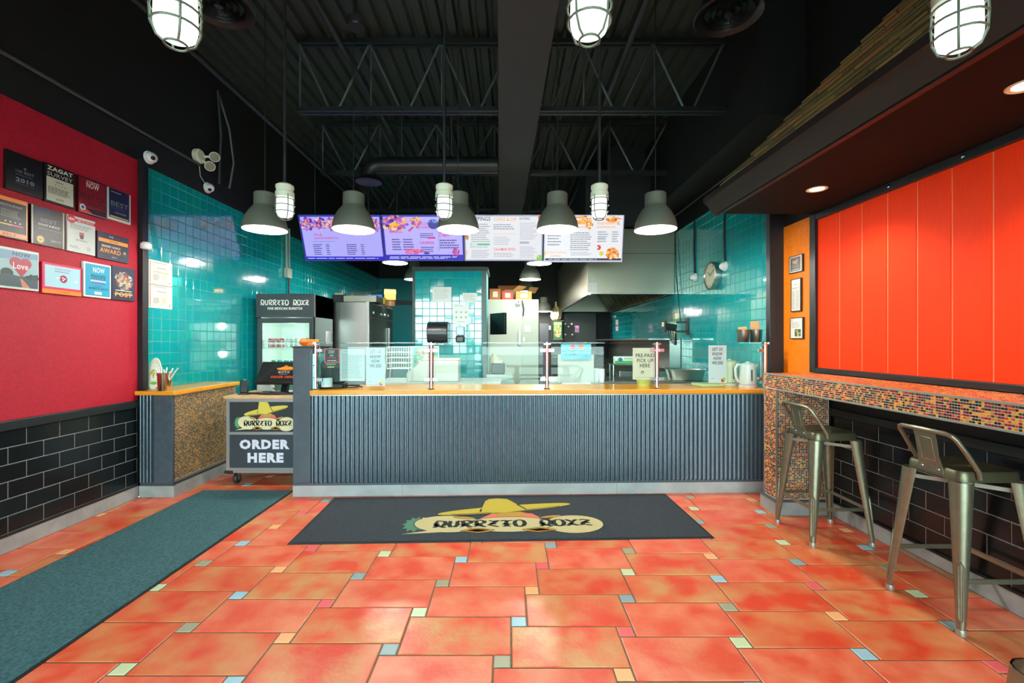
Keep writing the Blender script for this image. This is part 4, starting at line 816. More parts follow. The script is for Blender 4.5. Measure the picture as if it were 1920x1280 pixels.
# ================================================================ order kiosk on its wheeled cart
KX0, KX1, KY = -2.72, -1.995, 4.37
t = thing('kiosk_cart', 'wheeled aluminium cart with a sombrero emblem panel and an ORDER HERE panel', 'cart', ((KX0+KX1)/2, KY+.25, 0))
kx, ky = (KX1-KX0)/2, -.25
lk = lambda mb, n, **k: mb.build(n, t, **k)
lk(MB().box((-kx-.015, ky-.02, .83), (kx+.015, .27, .858), PLY), 'table_top', bevel=.003)
mb = MB()
for x in (-kx, kx-.03): mb.box((x, ky, .12), (x+.03, ky+.03, .83), ALU).box((x, .22, .12), (x+.03, .25, .83), ALU).box((x, ky, .12), (x+.03, .25, .15), ALU)
for z0, z1 in ((.118, .166), (.486, .511), (.80, .83)): mb.box((-kx, ky-.002, z0), (kx, ky+.03, z1), ALU)
lk(mb, 'frame', smooth=False)
lk(MB().box((-kx+.03, ky+.01, .511), (kx-.03, ky+.016, .80), M('#30363A', .45)), 'emblem_panel', smooth=False); lk(MB().box((-kx+.03, ky+.01, .166), (kx-.03, ky+.016, .486), M('#39424A', .45)), 'order_panel', smooth=False)
lk(MB().box((-kx+.02, ky+.04, .13), (kx-.02, .24, .82), M('#23282B', .6)), 'cabinet', smooth=False)
mb = MB(); lgx0 = X(439, KY)-(KX0+KX1)/2; lgx1 = X(551, KY)-(KX0+KX1)/2
emblem(mb, lambda a, b, l: (lgx0+(lgx1-lgx0)*a, ky+.0097-.0002*l, Z(809, KY)+(Z(750, KY)-Z(809, KY))*b), LOGO); lk(mb, 'printed_emblem', smooth=False, fix=False)
mb = MB(); lw = X(542, KY)-X(448, KY); fn = lambda u, v, l: (X(448, KY)-(KX0+KX1)/2+u*lw, ky+.0095-.0003*l, Z(824, KY)+(Z(868, KY)-Z(824, KY))*v); fn.asp = 1
draw(mb, [('t', 'ORDER', .5, .21, .42, '#E3E2F2', 1.0, .06), ('t', 'HERE', .52, .78, .42, '#E3E2F2', .72, .06)], fn, lambda c: M(c, .5)); lk(mb, 'lettering', smooth=False, fix=False)
for x in (-kx+.07, kx-.07):
    for y in (ky+.06, .2):
        c = MB().lathe([(0, -.016), (.045, -.016), (.05, -.008), (.05, .008), (.045, .016), (0, .016)], M('#3A4044', .45), c=(y+.012, 0, .05), n=20, axis='x')
        c = MB().lathe([(0, -.017), (.046, -.017), (.05, -.009), (.05, .009), (.046, .017), (0, .017)], M('#2A3034', .45), n=20, axis='x').build('caster', t, loc=(x, y, .05))
        MB().box((-.026, -.02, -.01), (-.02, .02, .06), STEEL).box((.02, -.02, -.01), (.026, .02, .06), STEEL).box((-.03, -.03, .06), (.03, .03, .07), STEEL).build('fork', c, smooth=False)
for x in (-kx-.012, kx-.06): lk(MB().box((x, ky-.012, .112), (x+.08, ky+.05, .142), RUBBER), 'corner_bumper', bevel=.006)
t = thing('order_screen', 'black touch screen showing an orange ORDER HERE logo, on the wheeled cart', 'touch screen', (-2.283, 4.62, .858))
MB().box((-.1, -.1, 0), (.1, .09, .02), BLACKG).build('stand_base', t, bevel=.006); MB().bar((0, .0, .015), (0, .06, .17), .07, .03, BLACKG).build('stand_neck', t, bevel=.004)
ty = math.atan2(.16, .205); sh = .26; Wd = .47
p = MB().box((-Wd/2, -.002, 0), (Wd/2, .03, sh), BLACKG).build('monitor', t, loc=(0, -.13, .11), rot=(-ty, 0, 0), bevel=.005)
mb = MB(); fn = sheet_fn(Wd-.03, sh-.04, -.0022, .0004)
draw(mb, [('r', 0, 0, 1, 1, '#10181C'), ('p', [(0, 1), (.28, .1), (.34, .1), (.1, 1)], '#182428'), ('p', [(.38, .36), (.44, .24), (.5, .18), (.54, .1), (.6, .18), (.7, .2), (.72, .36), (.55, .42)], '#E8901A'), ('e', .55, .3, .2, .06, '#F2B030'), ('t', 'BURRITO', .55, .36, .09, '#E8501A', .34, .02), ('t', 'BOYZ', .55, .5, .1, '#C8D0C8', .26, .02), ('g', .46, .6, .64, .64, 1, '#B8C0B8'), ('t', 'ORDER HERE', .54, .76, .12, '#F0521A', .52, .03)], fn, lambda c: M(c, .2, emit=.55))
o = mb.build('screen_image', p, smooth=False, fix=False); o.location = (0, 0, .02)
t = thing('card_reader', 'small black card reader standing on the cart beside the touch screen', 'card reader', (X(458, 4.5), 4.5, .858), .3)
MB().box((-.05, -.035, 0), (.05, .04, .012), BLACKG).build('base', t, bevel=.003)
b_ = MB().box((-.035, -.02, .0), (.035, .02, .13), BLACKG).build('body', t, loc=(0, 0, .012), rot=(-.25, 0, .15), bevel=.008)
MB().box((-.024, -.0225, .05), (.024, -.02, .115), M('#2A3A38', .2)).build('display', b_, smooth=False); MB().box((-.012, -.012, .13), (.012, .012, .134), M('#3AC06A', .3, emit=1.5)).build('green_light', b_, smooth=False)
t = thing('power_adapter', 'pale cable box on the cart behind the touch screen', 'adapter', (-2.57, 4.8, .858), .1)
MB().box((-.07, -.05, 0), (.07, .05, .07), M('#B9BEBA', .5)).build('box_body', t, bevel=.006); MB().tube([(.07, 0, .03), (.13, -.04, .006), (.2, -.1, .006), (.12, -.14, .006), (.02, -.12, .006)], .005, RUBBER, 6).build('lead', t)
t = thing('cable_bundle', 'tangle of black cables lying on the cart top', 'cables', (-2.38, 4.45, .858))
for k in range(4):
    rr = random.Random(k); P = [(-.22+.11*i, rr.uniform(-.05, .07), .006+.004*k) for i in range(6)]; MB().tube(P, .005, RUBBER, 6).build('cable', t)

# ================================================================ drink cooler
t = thing('drink_cooler', 'tall black glass-door drink cooler with white lettered header', 'cooler', (-2.835, 6.07, 0))
DK = M('#333B40', .4); a = .365; yf = -.32
lk = lambda mb, n, **k: mb.build(n, t, **k)
mb = MB().box((-a, yf+.04, .1), (-a+.03, .32, 1.975), M('#20241F', .25)).box((a-.03, yf+.04, .1), (a, .32, 1.975), M('#20241F', .25)).box((-a, .29, .1), (a, .32, 1.975), M('#20241F', .25)).box((-a, yf+.04, 0.02), (a, .32, .2), DK).box((-a, yf+.04, 1.69), (a, .32, 1.975), DK)
lk(mb, 'cabinet', smooth=False)
lk(MB().box((-a+.031, .27, .2), (a-.031, .289, 1.69), M('#E8EEE6', .5)).box((-a+.031, yf+.06, .2), (-a+.036, .28, 1.69), M('#E8EEE6', .5)).box((a-.036, yf+.06, .2), (a-.031, .28, 1.69), M('#E8EEE6', .5)), 'liner', smooth=False)
lk(MB().box((-a-.003, yf, 1.688), (a+.003, yf+.045, 1.985), DK), 'header', bevel=.004)
mb = MB(); brush_text(mb, 'BURRITO BOYZ', lambda x, z, l: (x, yf-.0006*l, z), -.31, .305, 1.835, 1.905, M('#E6E8E2', .5), .1); fn = lambda u, v, l: (-.22+.44*u, yf-.0006*l, 1.815-.035*v); fn.asp = 12
draw(mb, [('t', 'FINE MEXICAN BURRITOS', .5, .5, .9, '#E0E2DC', 1, .04)], fn, lambda c: M(c, .5)); lk(mb, 'header_lettering', smooth=False, fix=False)
d = lk(MB().box((-a+.015, yf, .2), (-a+.06, yf+.035, 1.675), DK).box((a-.06, yf, .2), (a-.015, yf+.035, 1.675), DK).box((-a+.06, yf, .2), (a-.06, yf+.035, .26), DK).box((-a+.06, yf, 1.615), (a-.06, yf+.035, 1.675), DK), 'door', smooth=False)
MB().box((-a+.06, yf+.012, .26), (a-.06, yf+.02, 1.615), GLASS).build('door_glass', d, smooth=False); MB().box((a-.055, yf-.03, .8), (a-.035, yf, 1.2), BLACKG).build('handle', d)
WR = M('#F0F2EE', .4)
for z in (1.3, 1.02):
    mb = MB().box((-a+.04, yf+.08, z-.012), (a-.04, .26, z), M('#E4EAE4', .4))
    for k in range(9): x = -a+.05+k*(2*a-.1)/8; mb.tube([(x, yf+.075, z), (x, yf+.075, z+.09)], .0028, WR, 5)
    mb.tube([(-a+.04, yf+.075, z+.05), (a-.04, yf+.075, z+.05)], .003, WR, 5).tube([(-a+.04, yf+.075, z+.09), (a-.04, yf+.075, z+.09)], .003, WR, 5); lk(mb, 'shelf', smooth=False)
lk(MB().box((a-.007, .05, 1.35), (a+.002, .22, 1.52), PAPER), 'paper_note', smooth=False)
light('POINT', (-2.835, 5.95, 1.58), 1.6, (.9, 1, .95), .05); light('POINT', (-2.835, 5.95, 1.22), 1.0, (.9, 1, .95), .05)
def can(lab, x, z, col, group):
    o = thing('drink_can', lab, 'can', (x, 5.86, z), 0, group)
    MB().lathe([(.026, 0), (.033, .008), (.033, .105), (.027, .118)], M(col, .3, .3), n=18).build('body', o); MB().lathe([(0, .116), (.026, .117), (.028, .12), (.025, .122)], ALU, n=14).build('lid', o)
    MB().lathe([(.0334, .04), (.0334, .07)], M('#F0E8E4', .4), n=18).build('label_band', o)
ORD = ['leftmost', 'second', 'third', 'fourth', 'fifth']
for i, x in enumerate((-3.07, -3.0, -2.93, -2.62, -2.55)): can(('%s red drink can%s on the upper shelf of the glass-door cooler' % (ORD[i], ' from the left' if i else '')), x, 1.3, '#C8262E', 'red cans in the cooler')
for i, x in enumerate((-2.84, -2.77)): can('%s of two silver drink cans between the red ones in the cooler' % ('left', 'right')[i], x, 1.3, '#C8CCC8', 'silver cans in the cooler')
for i, x in enumerate((-3.03, -2.95, -2.87, -2.79, -2.71)): can(('%s green drink can%s on the second shelf of the cooler' % (ORD[i], ' from the left' if i else '')), x, 1.02, '#4AA88A', 'green cans in the cooler')

# ================================================================ oven and what stands on it
t = thing('steel_oven', 'large stainless oven with dark control side behind the drink cooler', 'oven', (-2.45, 7.15, 0))
lk = lambda mb, n, **k: mb.build(n, t, **k)
lk(MB().box((-.46, -.65, .1), (.445, .66, 1.95), STEEL), 'body', bevel=.01); lk(MB().box((.40, -.66, .1), (.452, -.62, 1.955), STEEL), 'corner_post', bevel=.004)
OVD = M('#39443F', .35, .4)
lk(MB().box((.445, -.6, 1.74), (.46, .62, 1.92), M('#2C3633', .35)), 'control_panel', bevel=.004)
for k, y in enumerate((-.5, -.1, .1, .3)): lk(MB().lathe([(0, .018), (.018, .016), (.022, 0)], M('#C8CCC8', .3), n=12, axis='x'), 'knob', loc=(.46, y, 1.8))
lk(MB().box((.445, -.6, .3), (.458, .62, 1.72), OVD), 'door', bevel=.004); lk(MB().box((.458, .3, 1.25), (.49, .36, 1.6), STEEL), 'door_handle', bevel=.006)
for sx in (-.4, .38):
    for sy in (-.58, .58): lk(MB().lathe([(.03, 0), (.025, .1)], STEEL, n=10), 'foot', loc=(sx, sy, 0))
t = thing('sheet_pan', 'grey sheet pan on top of the steel oven', 'pan', (X(682, 6.75), 6.75, 1.95))
MB().box((-.24, -.17, 0), (.24, .17, .004), DSTEEL).box((-.24, -.17, 0), (-.235, .17, .09), DSTEEL).box((.235, -.17, 0), (.24, .17, .09), DSTEEL).box((-.24, -.17, 0), (.24, -.165, .09), M('#A5A697', .4, .6)).box((-.24, .165, 0), (.24, .17, .09), DSTEEL).build('tray', t, smooth=False)
t = thing('wire_basket', 'wire fryer basket lying in the sheet pan on the oven', 'basket', (X(676, 6.75), 6.75, 1.958))
def wires(mb, a, b, nx, ny, mat, r=.003):
    (x0, y0, z0), (x1, y1, z1) = a, b
    for i in range(nx+1):
        x = x0+(x1-x0)*i/nx; mb.tube([(x, y0, z1), (x, y0, z0), (x, y1, z0), (x, y1, z1)], r, mat, 5)
    for j in range(ny+1):
        z = z0+(z1-z0)*j/ny; mb.tube([(x0, y0, z), (x1, y0, z), (x1, y1, z), (x0, y1, z)], r, mat, 5, closed=True)
mb = MB(); wires(mb, (-.13, -.1, .0), (.12, .1, .15), 12, 4, DSTEEL); mb.build('mesh_body', t, smooth=False); MB().tube([(.12, 0, .14), (.2, 0, .17), (.3, 0, .18)], .008, DSTEEL, 6).build('handle', t)
t = thing('brass_pan', 'small brass coloured pan at the right end of the oven top', 'pan', (X(711, 7.0), 7.0, 1.95)); MB().shell([(0, .004), (.09, .004), (.1, .1), (.105, .1)], M('#A8963A', .35, .5), n=20).build('bowl', t)
t = thing('orange_carton', 'orange carton on a tin, at the far corner of the oven top', 'carton', (X(731, 7.4), 7.4, 2.05), .3); MB().box((-.09, -.08, 0), (.09, .08, .17), M('#F07A30', .5)).build('box', t, bevel=.004); MB().box((-.092, -.082, .09), (.092, .0, .15), M('#E8B84A', .5)).build('label_panel', t, smooth=False)
t = thing('storage_tin', 'brown tin under the orange carton on the oven', 'tin', (X(731, 7.4), 7.4, 1.95)); MB().lathe([(0, 0), (.09, 0), (.09, .085), (.095, .09), (.095, .1), (0, .1)], M('#6A4A2A', .4, .3), n=20).build('body', t)
t = thing('blue_crate', 'blue plastic crate on the oven behind the brass pan', 'crate', (X(702, 7.4), 7.4, 1.95)); mb = MB(); wires(mb, (-.14, -.1, .005), (.14, .1, .17), 7, 3, M('#2A5AA8', .4), .007); mb.build('lattice', t, smooth=False); MB().box((-.14, -.1, 0), (.14, .1, .01), M('#2A5AA8', .4)).build('bottom', t, smooth=False)
t = thing('black_speaker', 'black box beside the sheet pan on the oven top', 'box', (X(640, 6.9), 6.9, 1.95)); MB().box((-.1, -.1, 0), (.11, .1, .13), BLACKG).build('case', t, bevel=.01)

# ================================================================ tiled pier: papers and dispensers
def pier_sheet(lab, u0, u1, v0, v1, el): sheet('paper_notice', lab, 'notice', (X((u0+u1)/2, PY), PY-.0055, Z(v1, PY)), 0, X(u1, PY)-X(u0, PY), Z(v0, PY)-Z(v1, PY), el, board='#DDE6E4', t=.002)
pier_sheet('large landscape paper notice on the tiled pier', 811, 846.5, 538, 566, [('g', .1, .12, .9, .85, 7, '#B8C4C4')])
pier_sheet('small landscape paper notice on the right of the tiled pier', 867, 895, 549, 567, [('g', .1, .15, .9, .85, 5, '#B0BCBC')])
pier_sheet('upright paper notice with little pictures above the soap dispenser', 850, 879.5, 570, 608, [('g', .1, .06, .6, .1, 1, '#4A6A9A')]+[('c', .2+.3*i, .4+.25*j, .05, '#9AA4A8') for i in range(3) for j in range(2)]+[('g', .3, .85, .8, .9, 1, '#8A9496')])
t = thing('towel_dispenser', 'black plastic paper towel dispenser on the tiled pier', 'dispenser', (X(822, PY-.1), PY-.004, Z(642, PY-.1)))
mb = MB(); prof = [(-.21, .02), (-.235, .1), (-.235, .19), (-.2, .265), (-.13, .295), (0, .3), (0, 0), (-.18, 0)]; mb.prism(prof, lambda y, z, d: (d, y, z), -.145, .145, M('#23252A', .25)); mb.build('cover', t, bevel=.012)
MB().box((-.147, -.238, .12), (.147, -.1, .127), M('#4A4C52', .3)).build('seam', t, smooth=False); MB().box((-.1, -.19, -.012), (.1, -.1, .0), BLACKG).build('slot', t, smooth=False)
t = thing('soap_dispenser', 'small soap dispenser with pale blue tank on the tiled pier', 'dispenser', (X(863, PY-.05), PY-.004, Z(642, PY-.05)))
MB().box((-.06, -.09, .1), (.06, 0, .235), M('#BFDDEE', .25)).build('tank', t, bevel=.02); MB().box((-.062, -.1, .0), (.062, 0, .1), M('#2A3236', .3)).build('push_cover', t, bevel=.02)

# ================================================================ white cold room with boxes on top
t = thing('cold_room', 'pale walk-in cold room wall with a flush door, right of the tiled pier', 'cold room', (.075, 9.2, 0)); CW = M('#A9BAAC', .4)
Yc = 8.5; lk = lambda mb, n, **k: mb.build(n, t, world=True, **k)
lk(MB().box((X(912, Yc), Yc, 0), (X(1010, Yc), 9.9, Z(561, Yc)), CW), 'panel_body', bevel=.01)
lk(MB().box((X(918, Yc), Yc-.02, 0), (X(978, Yc), Yc, Z(590, Yc)), M('#B2C0B2', .4)), 'door', bevel=.006); lk(MB().box((X(972, Yc), Yc-.07, 1.32), (X(976, Yc), Yc-.02, 1.6), STEEL), 'door_latch', bevel=.004)
lk(MB().box((X(984, Yc), Yc-.006, Z(622, Yc)), (X(995, Yc), Yc, Z(610, Yc)), PAPER), 'paper_note', smooth=False); lk(MB().box((X(980, Yc), Yc-.01, Z(640, Yc)), (X(984, Yc), Yc, Z(632, Yc)), WHITE), 'switch_plate', smooth=False)
BOXM = [M('#A86A40', .8), M('#B0523A', .8), M('#B88A50', .8)]; zt = Z(561, Yc)
def carton(lab, u0, u1, v, Y, mi, open_=False):
    x0, x1 = X(u0, Y), X(u1, Y); h = Z(v, Y)-zt; o = thing('cardboard_box', lab, 'box', ((x0+x1)/2, Y+.15, zt), 0, 'cardboard boxes on the cold room'); w2 = (x1-x0)/2
    MB().box((-w2, -.15, 0), (w2, .15, h), BOXM[mi]).build('carton', o, bevel=.004); MB().box((-w2*.4, -.152, h*.25), (w2*.5, -.15, h*.75), M('#D8CDB8', .7)).build('shipping_label', o, smooth=False)
    if open_:
        MB().bar((-w2, -.15, h), (-w2*.2, -.3, h+.08), .2, .005, BOXM[2]).build('flap', o, smooth=False); MB().bar((w2, .15, h), (w2*1.4, .05, h+.1), .2, .005, BOXM[2]).build('flap', o, smooth=False)
carton('brown cardboard box on the cold room, leftmost and against the tiled pier', 918, 938.5, 541, 8.6, 0); carton('reddish cardboard box on the cold room with a big label', 941, 962, 545, 8.6, 1); carton('tan open cardboard box on the cold room, rightmost', 967, 997, 546, 8.62, 2, True); carton('wide brown box on the cold room behind the reddish one', 934, 976, 535, 9.2, 0)
dome_cam('small black camera on the top edge of the cold room', (X(972, Yc), Yc-.0, Z(568, Yc)), (PI/2, 0, 0), (0, .4, 1))
pipe('hanging_cord', [(X(979, Yc), Yc-.03, Z(563, Yc)), (X(982, Yc), Yc-.05, Z(578, Yc)), (X(981, Yc), Yc-.03, Z(592, Yc))], .012, M('#1E2A24', .5), 'short black cord hanging down the face of the cold room', 'cord')
t = thing('kitchen_monitor', 'black order monitor seen from the side on an arm right of the tiled pier', 'monitor', (X(934, 7.0), 7.0, Z(627, 7.0)), -.9)
MB().box((-.19, -.02, 0), (.19, .02, .33), BLACKG).build('panel', t, bevel=.006); MB().box((-.12, .02, .06), (.12, .05, .27), M('#1E2224', .5)).build('rear_cover', t, bevel=.006); MB().bar((0, .05, .16), (-.2, .25, .16), .04, .05, BLACKG).build('arm', t, smooth=False); MB().box((-.25, .2, .05), (-.19, .3, .28), BLACKG).build('bracket', t, smooth=False)
t = thing('steel_worktable', 'stainless worktable beside the tiled pier under the order monitor', 'table', (X(936, 6.9), 6.9, 0))
MB().box((-.2, -.3, .86), (.2, .4, .9), STEEL).build('top', t, smooth=False); MB().box((-.19, -.28, .3), (.19, .38, .33), STEEL).build('shelf', t, smooth=False); MB().box((-.19, -.29, .66), (.19, -.27, .86), STEEL).build('apron', t, smooth=False)
for sx in (-.17, .17):
    for sy in (-.26, .36): MB().lathe([(.02, 0), (.02, .86)], STEEL, c=(sx, sy, 0), n=10).build('leg', t)
t = thing('receipt_printer', 'black receipt printer on the stainless worktable', 'printer', (X(934, 6.8), 6.8, .9)); MB().box((-.1, -.1, 0), (.1, .12, .16), BLACKG).build('case', t, bevel=.015); MB().box((-.06, -.06, .16), (.06, -.05, .2), PAPER).build('paper_strip', t, smooth=False)
t = thing('plastic_jug', 'cream plastic jug behind the receipt printer', 'jug', (X(926, 7.1), 7.1, .9)); MB().lathe([(0, 0), (.07, 0), (.075, .02), (.075, .2), (.03, .27), (.03, .3), (0, .3)], M('#D8C9A0', .5), n=20).build('body', t); MB().tube([(.07, 0, .08), (.12, 0, .1), (.12, 0, .18), (.06, 0, .22)], .012, M('#D8C9A0', .5), 8).build('handle', t)

# ================================================================ back of the kitchen and the cooking line
Yb = 11.46
t = thing('grey_door', 'dark grey door in the far back wall beside the cold room', 'door', (X(1020, Yb), Yb, 0)); MB().box((X(1011, Yb)-X(1020, Yb), -.04, 0), (X(1029, Yb)-X(1020, Yb), .03, Z(606, Yb)), M('#3C444A', .5)).build('door_leaf', t, bevel=.006); MB().lathe([(0, -.07), (.03, -.065), (.03, -.04)], STEEL, n=12, axis='y', c=(.08, 0, 1.05)).build('knob', t)
t = thing('switch_plate', 'small white switch plate on the far back wall', 'switch', (X(1030.5, Yb), Yb+.03, Z(618, Yb))); MB().box((-.03, -.045, 0), (.03, 0, .1), WHITE).build('plate', t, bevel=.003); MB().box((-.008, -.055, .035), (.008, -.045, .065), WHITE).build('toggle', t, smooth=False)
t = thing('black_cabinet', 'tall black cabinet dotted with magnets at the far end of the cooking line', 'cabinet', (X(1088, 11), 11.2, 0)); x0, x1 = X(1057, 11)-X(1088, 11), X(1118, 11)-X(1088, 11)
MB().box((x0, -.2, 0), (x1, .26, Z(586, 11)), M('#2E3432', .5)).build('body', t, bevel=.01)
for k, (u, v) in enumerate(((1060, 607), (1066, 612), (1060, 627), (1072, 607), (1073, 627))): MB().lathe([(0, -.012), (.02, -.01), (.022, 0)], WHITE, n=12, axis='y').build('magnet', t, loc=(X(u, 11)-X(1088, 11), -.2, Z(v, 11)))
mb = MB(); fn = lambda u, v, l: (X(1077.5, 11)-X(1088, 11)+.11*u, -.2-.0008*l, Z(610, 11)-.17*v); fn.asp = .65; draw(mb, [('r', 0, 0, 1, 1, '#5A7AC8'), ('r', .08, .05, .92, .95, '#D890B0'), ('b', .5, .5, .3, .3, 30, ['#E8B0C0', '#C05A80', '#F0E0E4', '#7A6AC0'])], fn, lambda c: M(c, .5)); mb.build('sticker', t, smooth=False, fix=False)
t = thing('utility_rack', 'narrow rack with a colourful board left of the black cabinet', 'rack', (X(1046, 10.8), 10.9, 0))
for sx in (-.12, .12): MB().lathe([(.014, 0), (.014, 1.86)], DSTEEL, c=(sx, 0, 0), n=8).build('post', t)
for z in (.4, 1.0, 1.42, 1.86): MB().box((-.13, -.1, z), (.13, .12, z+.02), DSTEEL).build('shelf', t, smooth=False)
mb = MB().box((-.1, -.08, 1.44), (.1, -.06, 1.86), M('#3A6A3A', .5)); fn = lambda u, v, l: (-.1+.2*u, -.08-.0008*l, 1.86-.42*v); fn.asp = .5; draw(mb, [('r', .05, .02, .95, .2, '#8A9A5A'), ('b', .5, .45, .4, .2, 40, ['#E8E8D8', '#D8502A', '#4AA84A', '#E8C83A']), ('b', .5, .75, .35, .16, 30, ['#E8A83A', '#D83A2A', '#F0E0B0'])], fn, lambda c: M(c, .5)); mb.build('notice_board', t, smooth=False, fix=False)
t = thing('plastic_bag', 'crumpled cream plastic bag hanging from the hood corner', 'bag', (X(1043, 10.9), 10.92, 1.88))
rr = random.Random(5); mb = MB(); P = [(.0, 0), (.1, .03), (.14, .12), (.13, .22), (.08, .3), (.03, .36), (.01, .45)]; mb.lathe(P, M('#D8C890', .5), n=14); mb.v = [(x+rr.uniform(-.02, .02), y+rr.uniform(-.02, .02), z+rr.uniform(-.01, .01)) for x, y, z in mb.v]; mb.build('bag_body', t, smooth=False)
HX, HY = 1.2, 6.96
t = thing('kitchen_hood', 'large stainless exhaust hood with baffle filters on the right of the kitchen', 'hood', (1.87, 9.2, 2.1)); lk = lambda mb, n, **k: mb.build(n, t, world=True, **k)
hz = Z(549.5, HY); HM = M('#B4B8A6', .35, .7, bump=.12, bscale=4)
lk(MB().box((HX, HY, hz), (2.525, HY+.02, 3.12), HM), 'front_panel', smooth=False); lk(MB().box((HX, HY-.004, Z(475, HY)-.004), (2.525, HY, Z(475, HY)+.004), DSTEEL), 'seam', smooth=False)
lk(MB().box((HX, HY+.02, hz), (HX+.02, 11.3, 3.12), M('#8A8A7A', .4, .7)), 'side_panel', smooth=False); lk(MB().box((HX, 11.28, hz), (2.525, 11.3, 3.12), HM).box((HX, HY, 3.1), (2.525, 11.3, 3.12), HM), 'back_panel', smooth=False)
lk(MB().box((HX-.012, HY-.012, hz-.03), (HX+.05, 11.3, hz+.01), STEEL).box((HX+.05, HY-.012, hz-.012), (2.525, HY+.05, hz+.01), STEEL), 'drip_rail', smooth=False)
lk(MB().raw([(1.85, HY+.03, 3.05), (2.5, HY+.03, hz-.02), (2.5, 11.25, hz-.02), (1.85, 11.25, 3.05)], [(0, 1, 2, 3)], DSTEEL), 'filter_bed', smooth=False, fix=False)
for k in range(34):
    y = HY+.1+k*.123; lk(MB().bar((1.84, y, 3.02), (2.47, y, hz-.01), .05, .03, M('#8A8468', .35, 1), up=(0, 1, 0)), 'baffle_slat', smooth=False)
lk(MB().box((HX-.004, HY-.003, Z(547, HY)), (HX+.14, HY-.001, Z(530, HY)), PAPER), 'paper_label', smooth=False)
t = thing('cooking_range', 'long stainless cooking range under the hood along the right wall', 'range', (2.05, 8.6, 0)); lk = lambda mb, n, **k: mb.build(n, t, world=True, **k)
lk(MB().box((1.62, 6.7, .12), (2.50, 10.8, .95), STEEL), 'body', bevel=.01); lk(MB().box((1.6, 6.68, .95), (2.5, 10.82, .99), M('#3A3A36', .4, .6)), 'griddle_top', smooth=False); lk(MB().box((2.36, 6.7, .99), (2.52, 10.8, 1.42), STEEL), 'back_riser', smooth=False); lk(MB().box((2.05, 6.7, 1.40), (2.52, 10.8, 1.43), STEEL), 'over_shelf', bevel=.004)
for k in range(8): lk(MB().lathe([(0, -.035), (.025, -.03), (.03, 0)], BLACKG, n=14, axis='x', c=(1.62, 6.95+.45*k, .85)), 'burner_knob')
t = thing('drawer_stack', 'steel lowboy fridge with drawers behind the serving counter at right', 'fridge', (1.2, 5.6, 0))
MB().box((-.75, -.28, .08), (1.1, .4, .88), STEEL).build('body', t, bevel=.008); MB().box((-.72, -.22, 0), (1.07, .38, .08), BLACKG).build('toe_kick', t, smooth=False); MB().box((-.77, -.3, .88), (1.12, .42, .915), STEEL).build('worktop', t, smooth=False)
t = thing('wall_card', 'small white card with a red cross on the right teal wall below the hood', 'card', (2.5295, RWy(1158)+.06, Z(620, RWy(1158))), -PI/2)
MB().box((-.12, -.004, 0), (.12, 0, .26), PAPER).build('card', t, smooth=False); MB().box((-.1, -.006, .11), (.1, -.004, .14), RED).build('red_bar', t, smooth=False)

# ================================================================ things on the serving counter
def cy(u, d=.12): Y = 4.2; x = X(u, Y)+1.925; return 4.05+.0285*x+d
def counter_sheet(name, lab, cat, u0, u1, v0, v1, el, board, d=.105, t=.003):
    Y = cy((u0+u1)/2, d); return sheet(name, lab, cat, (X((u0+u1)/2, Y), Y, Z(v1, Y)), .0285, X(u1, Y)-X(u0, Y), Z(v0, Y)-Z(v1, Y), el, board=board, t=t)
def letus(cols): return [('t', 'LET US', .5, .1, .085, cols, .56, .02), ('t', 'KNOW', .5, .225, .085, cols, .56, .02), ('t', 'HOW', .5, .345, .085, cols, .44, .02), ('t', 'WE DID', .5, .465, .085, cols, .62, .02), ('g', .14, .86, .38, .9, 1, '#9AA4AC'), ('e', .8, .93, .11, .05, '#E04A5A'), ('e', .86, .9, .08, .05, '#B8D040'), ('e', .78, .95, .06, .03, '#C82A3A')]
counter_sheet('feedback_sign', 'white LET US KNOW HOW WE DID sign on the left side of the guard', 'sign', 686.5, 722, 652, 724, letus('#2A3242'), '#C0C6D0')
counter_sheet('feedback_sign', 'white LET US KNOW HOW WE DID sign on the right, in front of the kettles', 'sign', 1328, 1362, 647.5, 717.5, letus('#20262E'), '#E4E4EA')
counter_sheet('pickup_sign', 'beige PRE-PAID PICK UP HERE sign behind the glass', 'sign', 1186, 1232, 652, 711, [('t', 'PRE-PAID', .5, .24, .12, '#4A4038', .76, .02), ('t', 'PICK UP', .5, .4, .12, '#4A4038', .66, .02), ('t', 'HERE', .5, .56, .12, '#4A4038', .42, .02), ('c', .4, .78, .05, '#4A4038'), ('c', .4, .79, .03, '#E6D8C4'), ('g', .12, .92, .85, .95, 1, '#B8A890')], '#F2D8C0')
counter_sheet('menu_sheet', 'white sheet of small print hanging behind the glass at left', 'sheet', 637.5, 684, 654, 714, [('g', .22, .05, .8, .09, 1, '#9AA2A8'), ('g', .1, .14, .92, .92, 15, '#9AA2A8')], '#C4C9CE')
counter_sheet('card_sign', 'black sign with a pink border behind the glass, beside the left post', 'sign', 608.5, 636.5, 653, 680, [('r', 0, 0, 1, 1, '#E8606A'), ('r', .06, .06, .94, .94, '#30363C'), ('g', .28, .12, .72, .36, 3, '#D0D6DA'), ('g', .36, .42, .64, .56, 2, '#D0D6DA'), ('g', .2, .58, .8, .72, 2, '#D84A50'), ('g', .2, .78, .8, .9, 1, '#D0D6DA')], '#2A3036')
Y = cy(624, .22)
t = thing('tape_machine', 'black machine with a round reel and white roll under the pink bordered sign', 'dispenser', (X(626, Y), Y, .944))
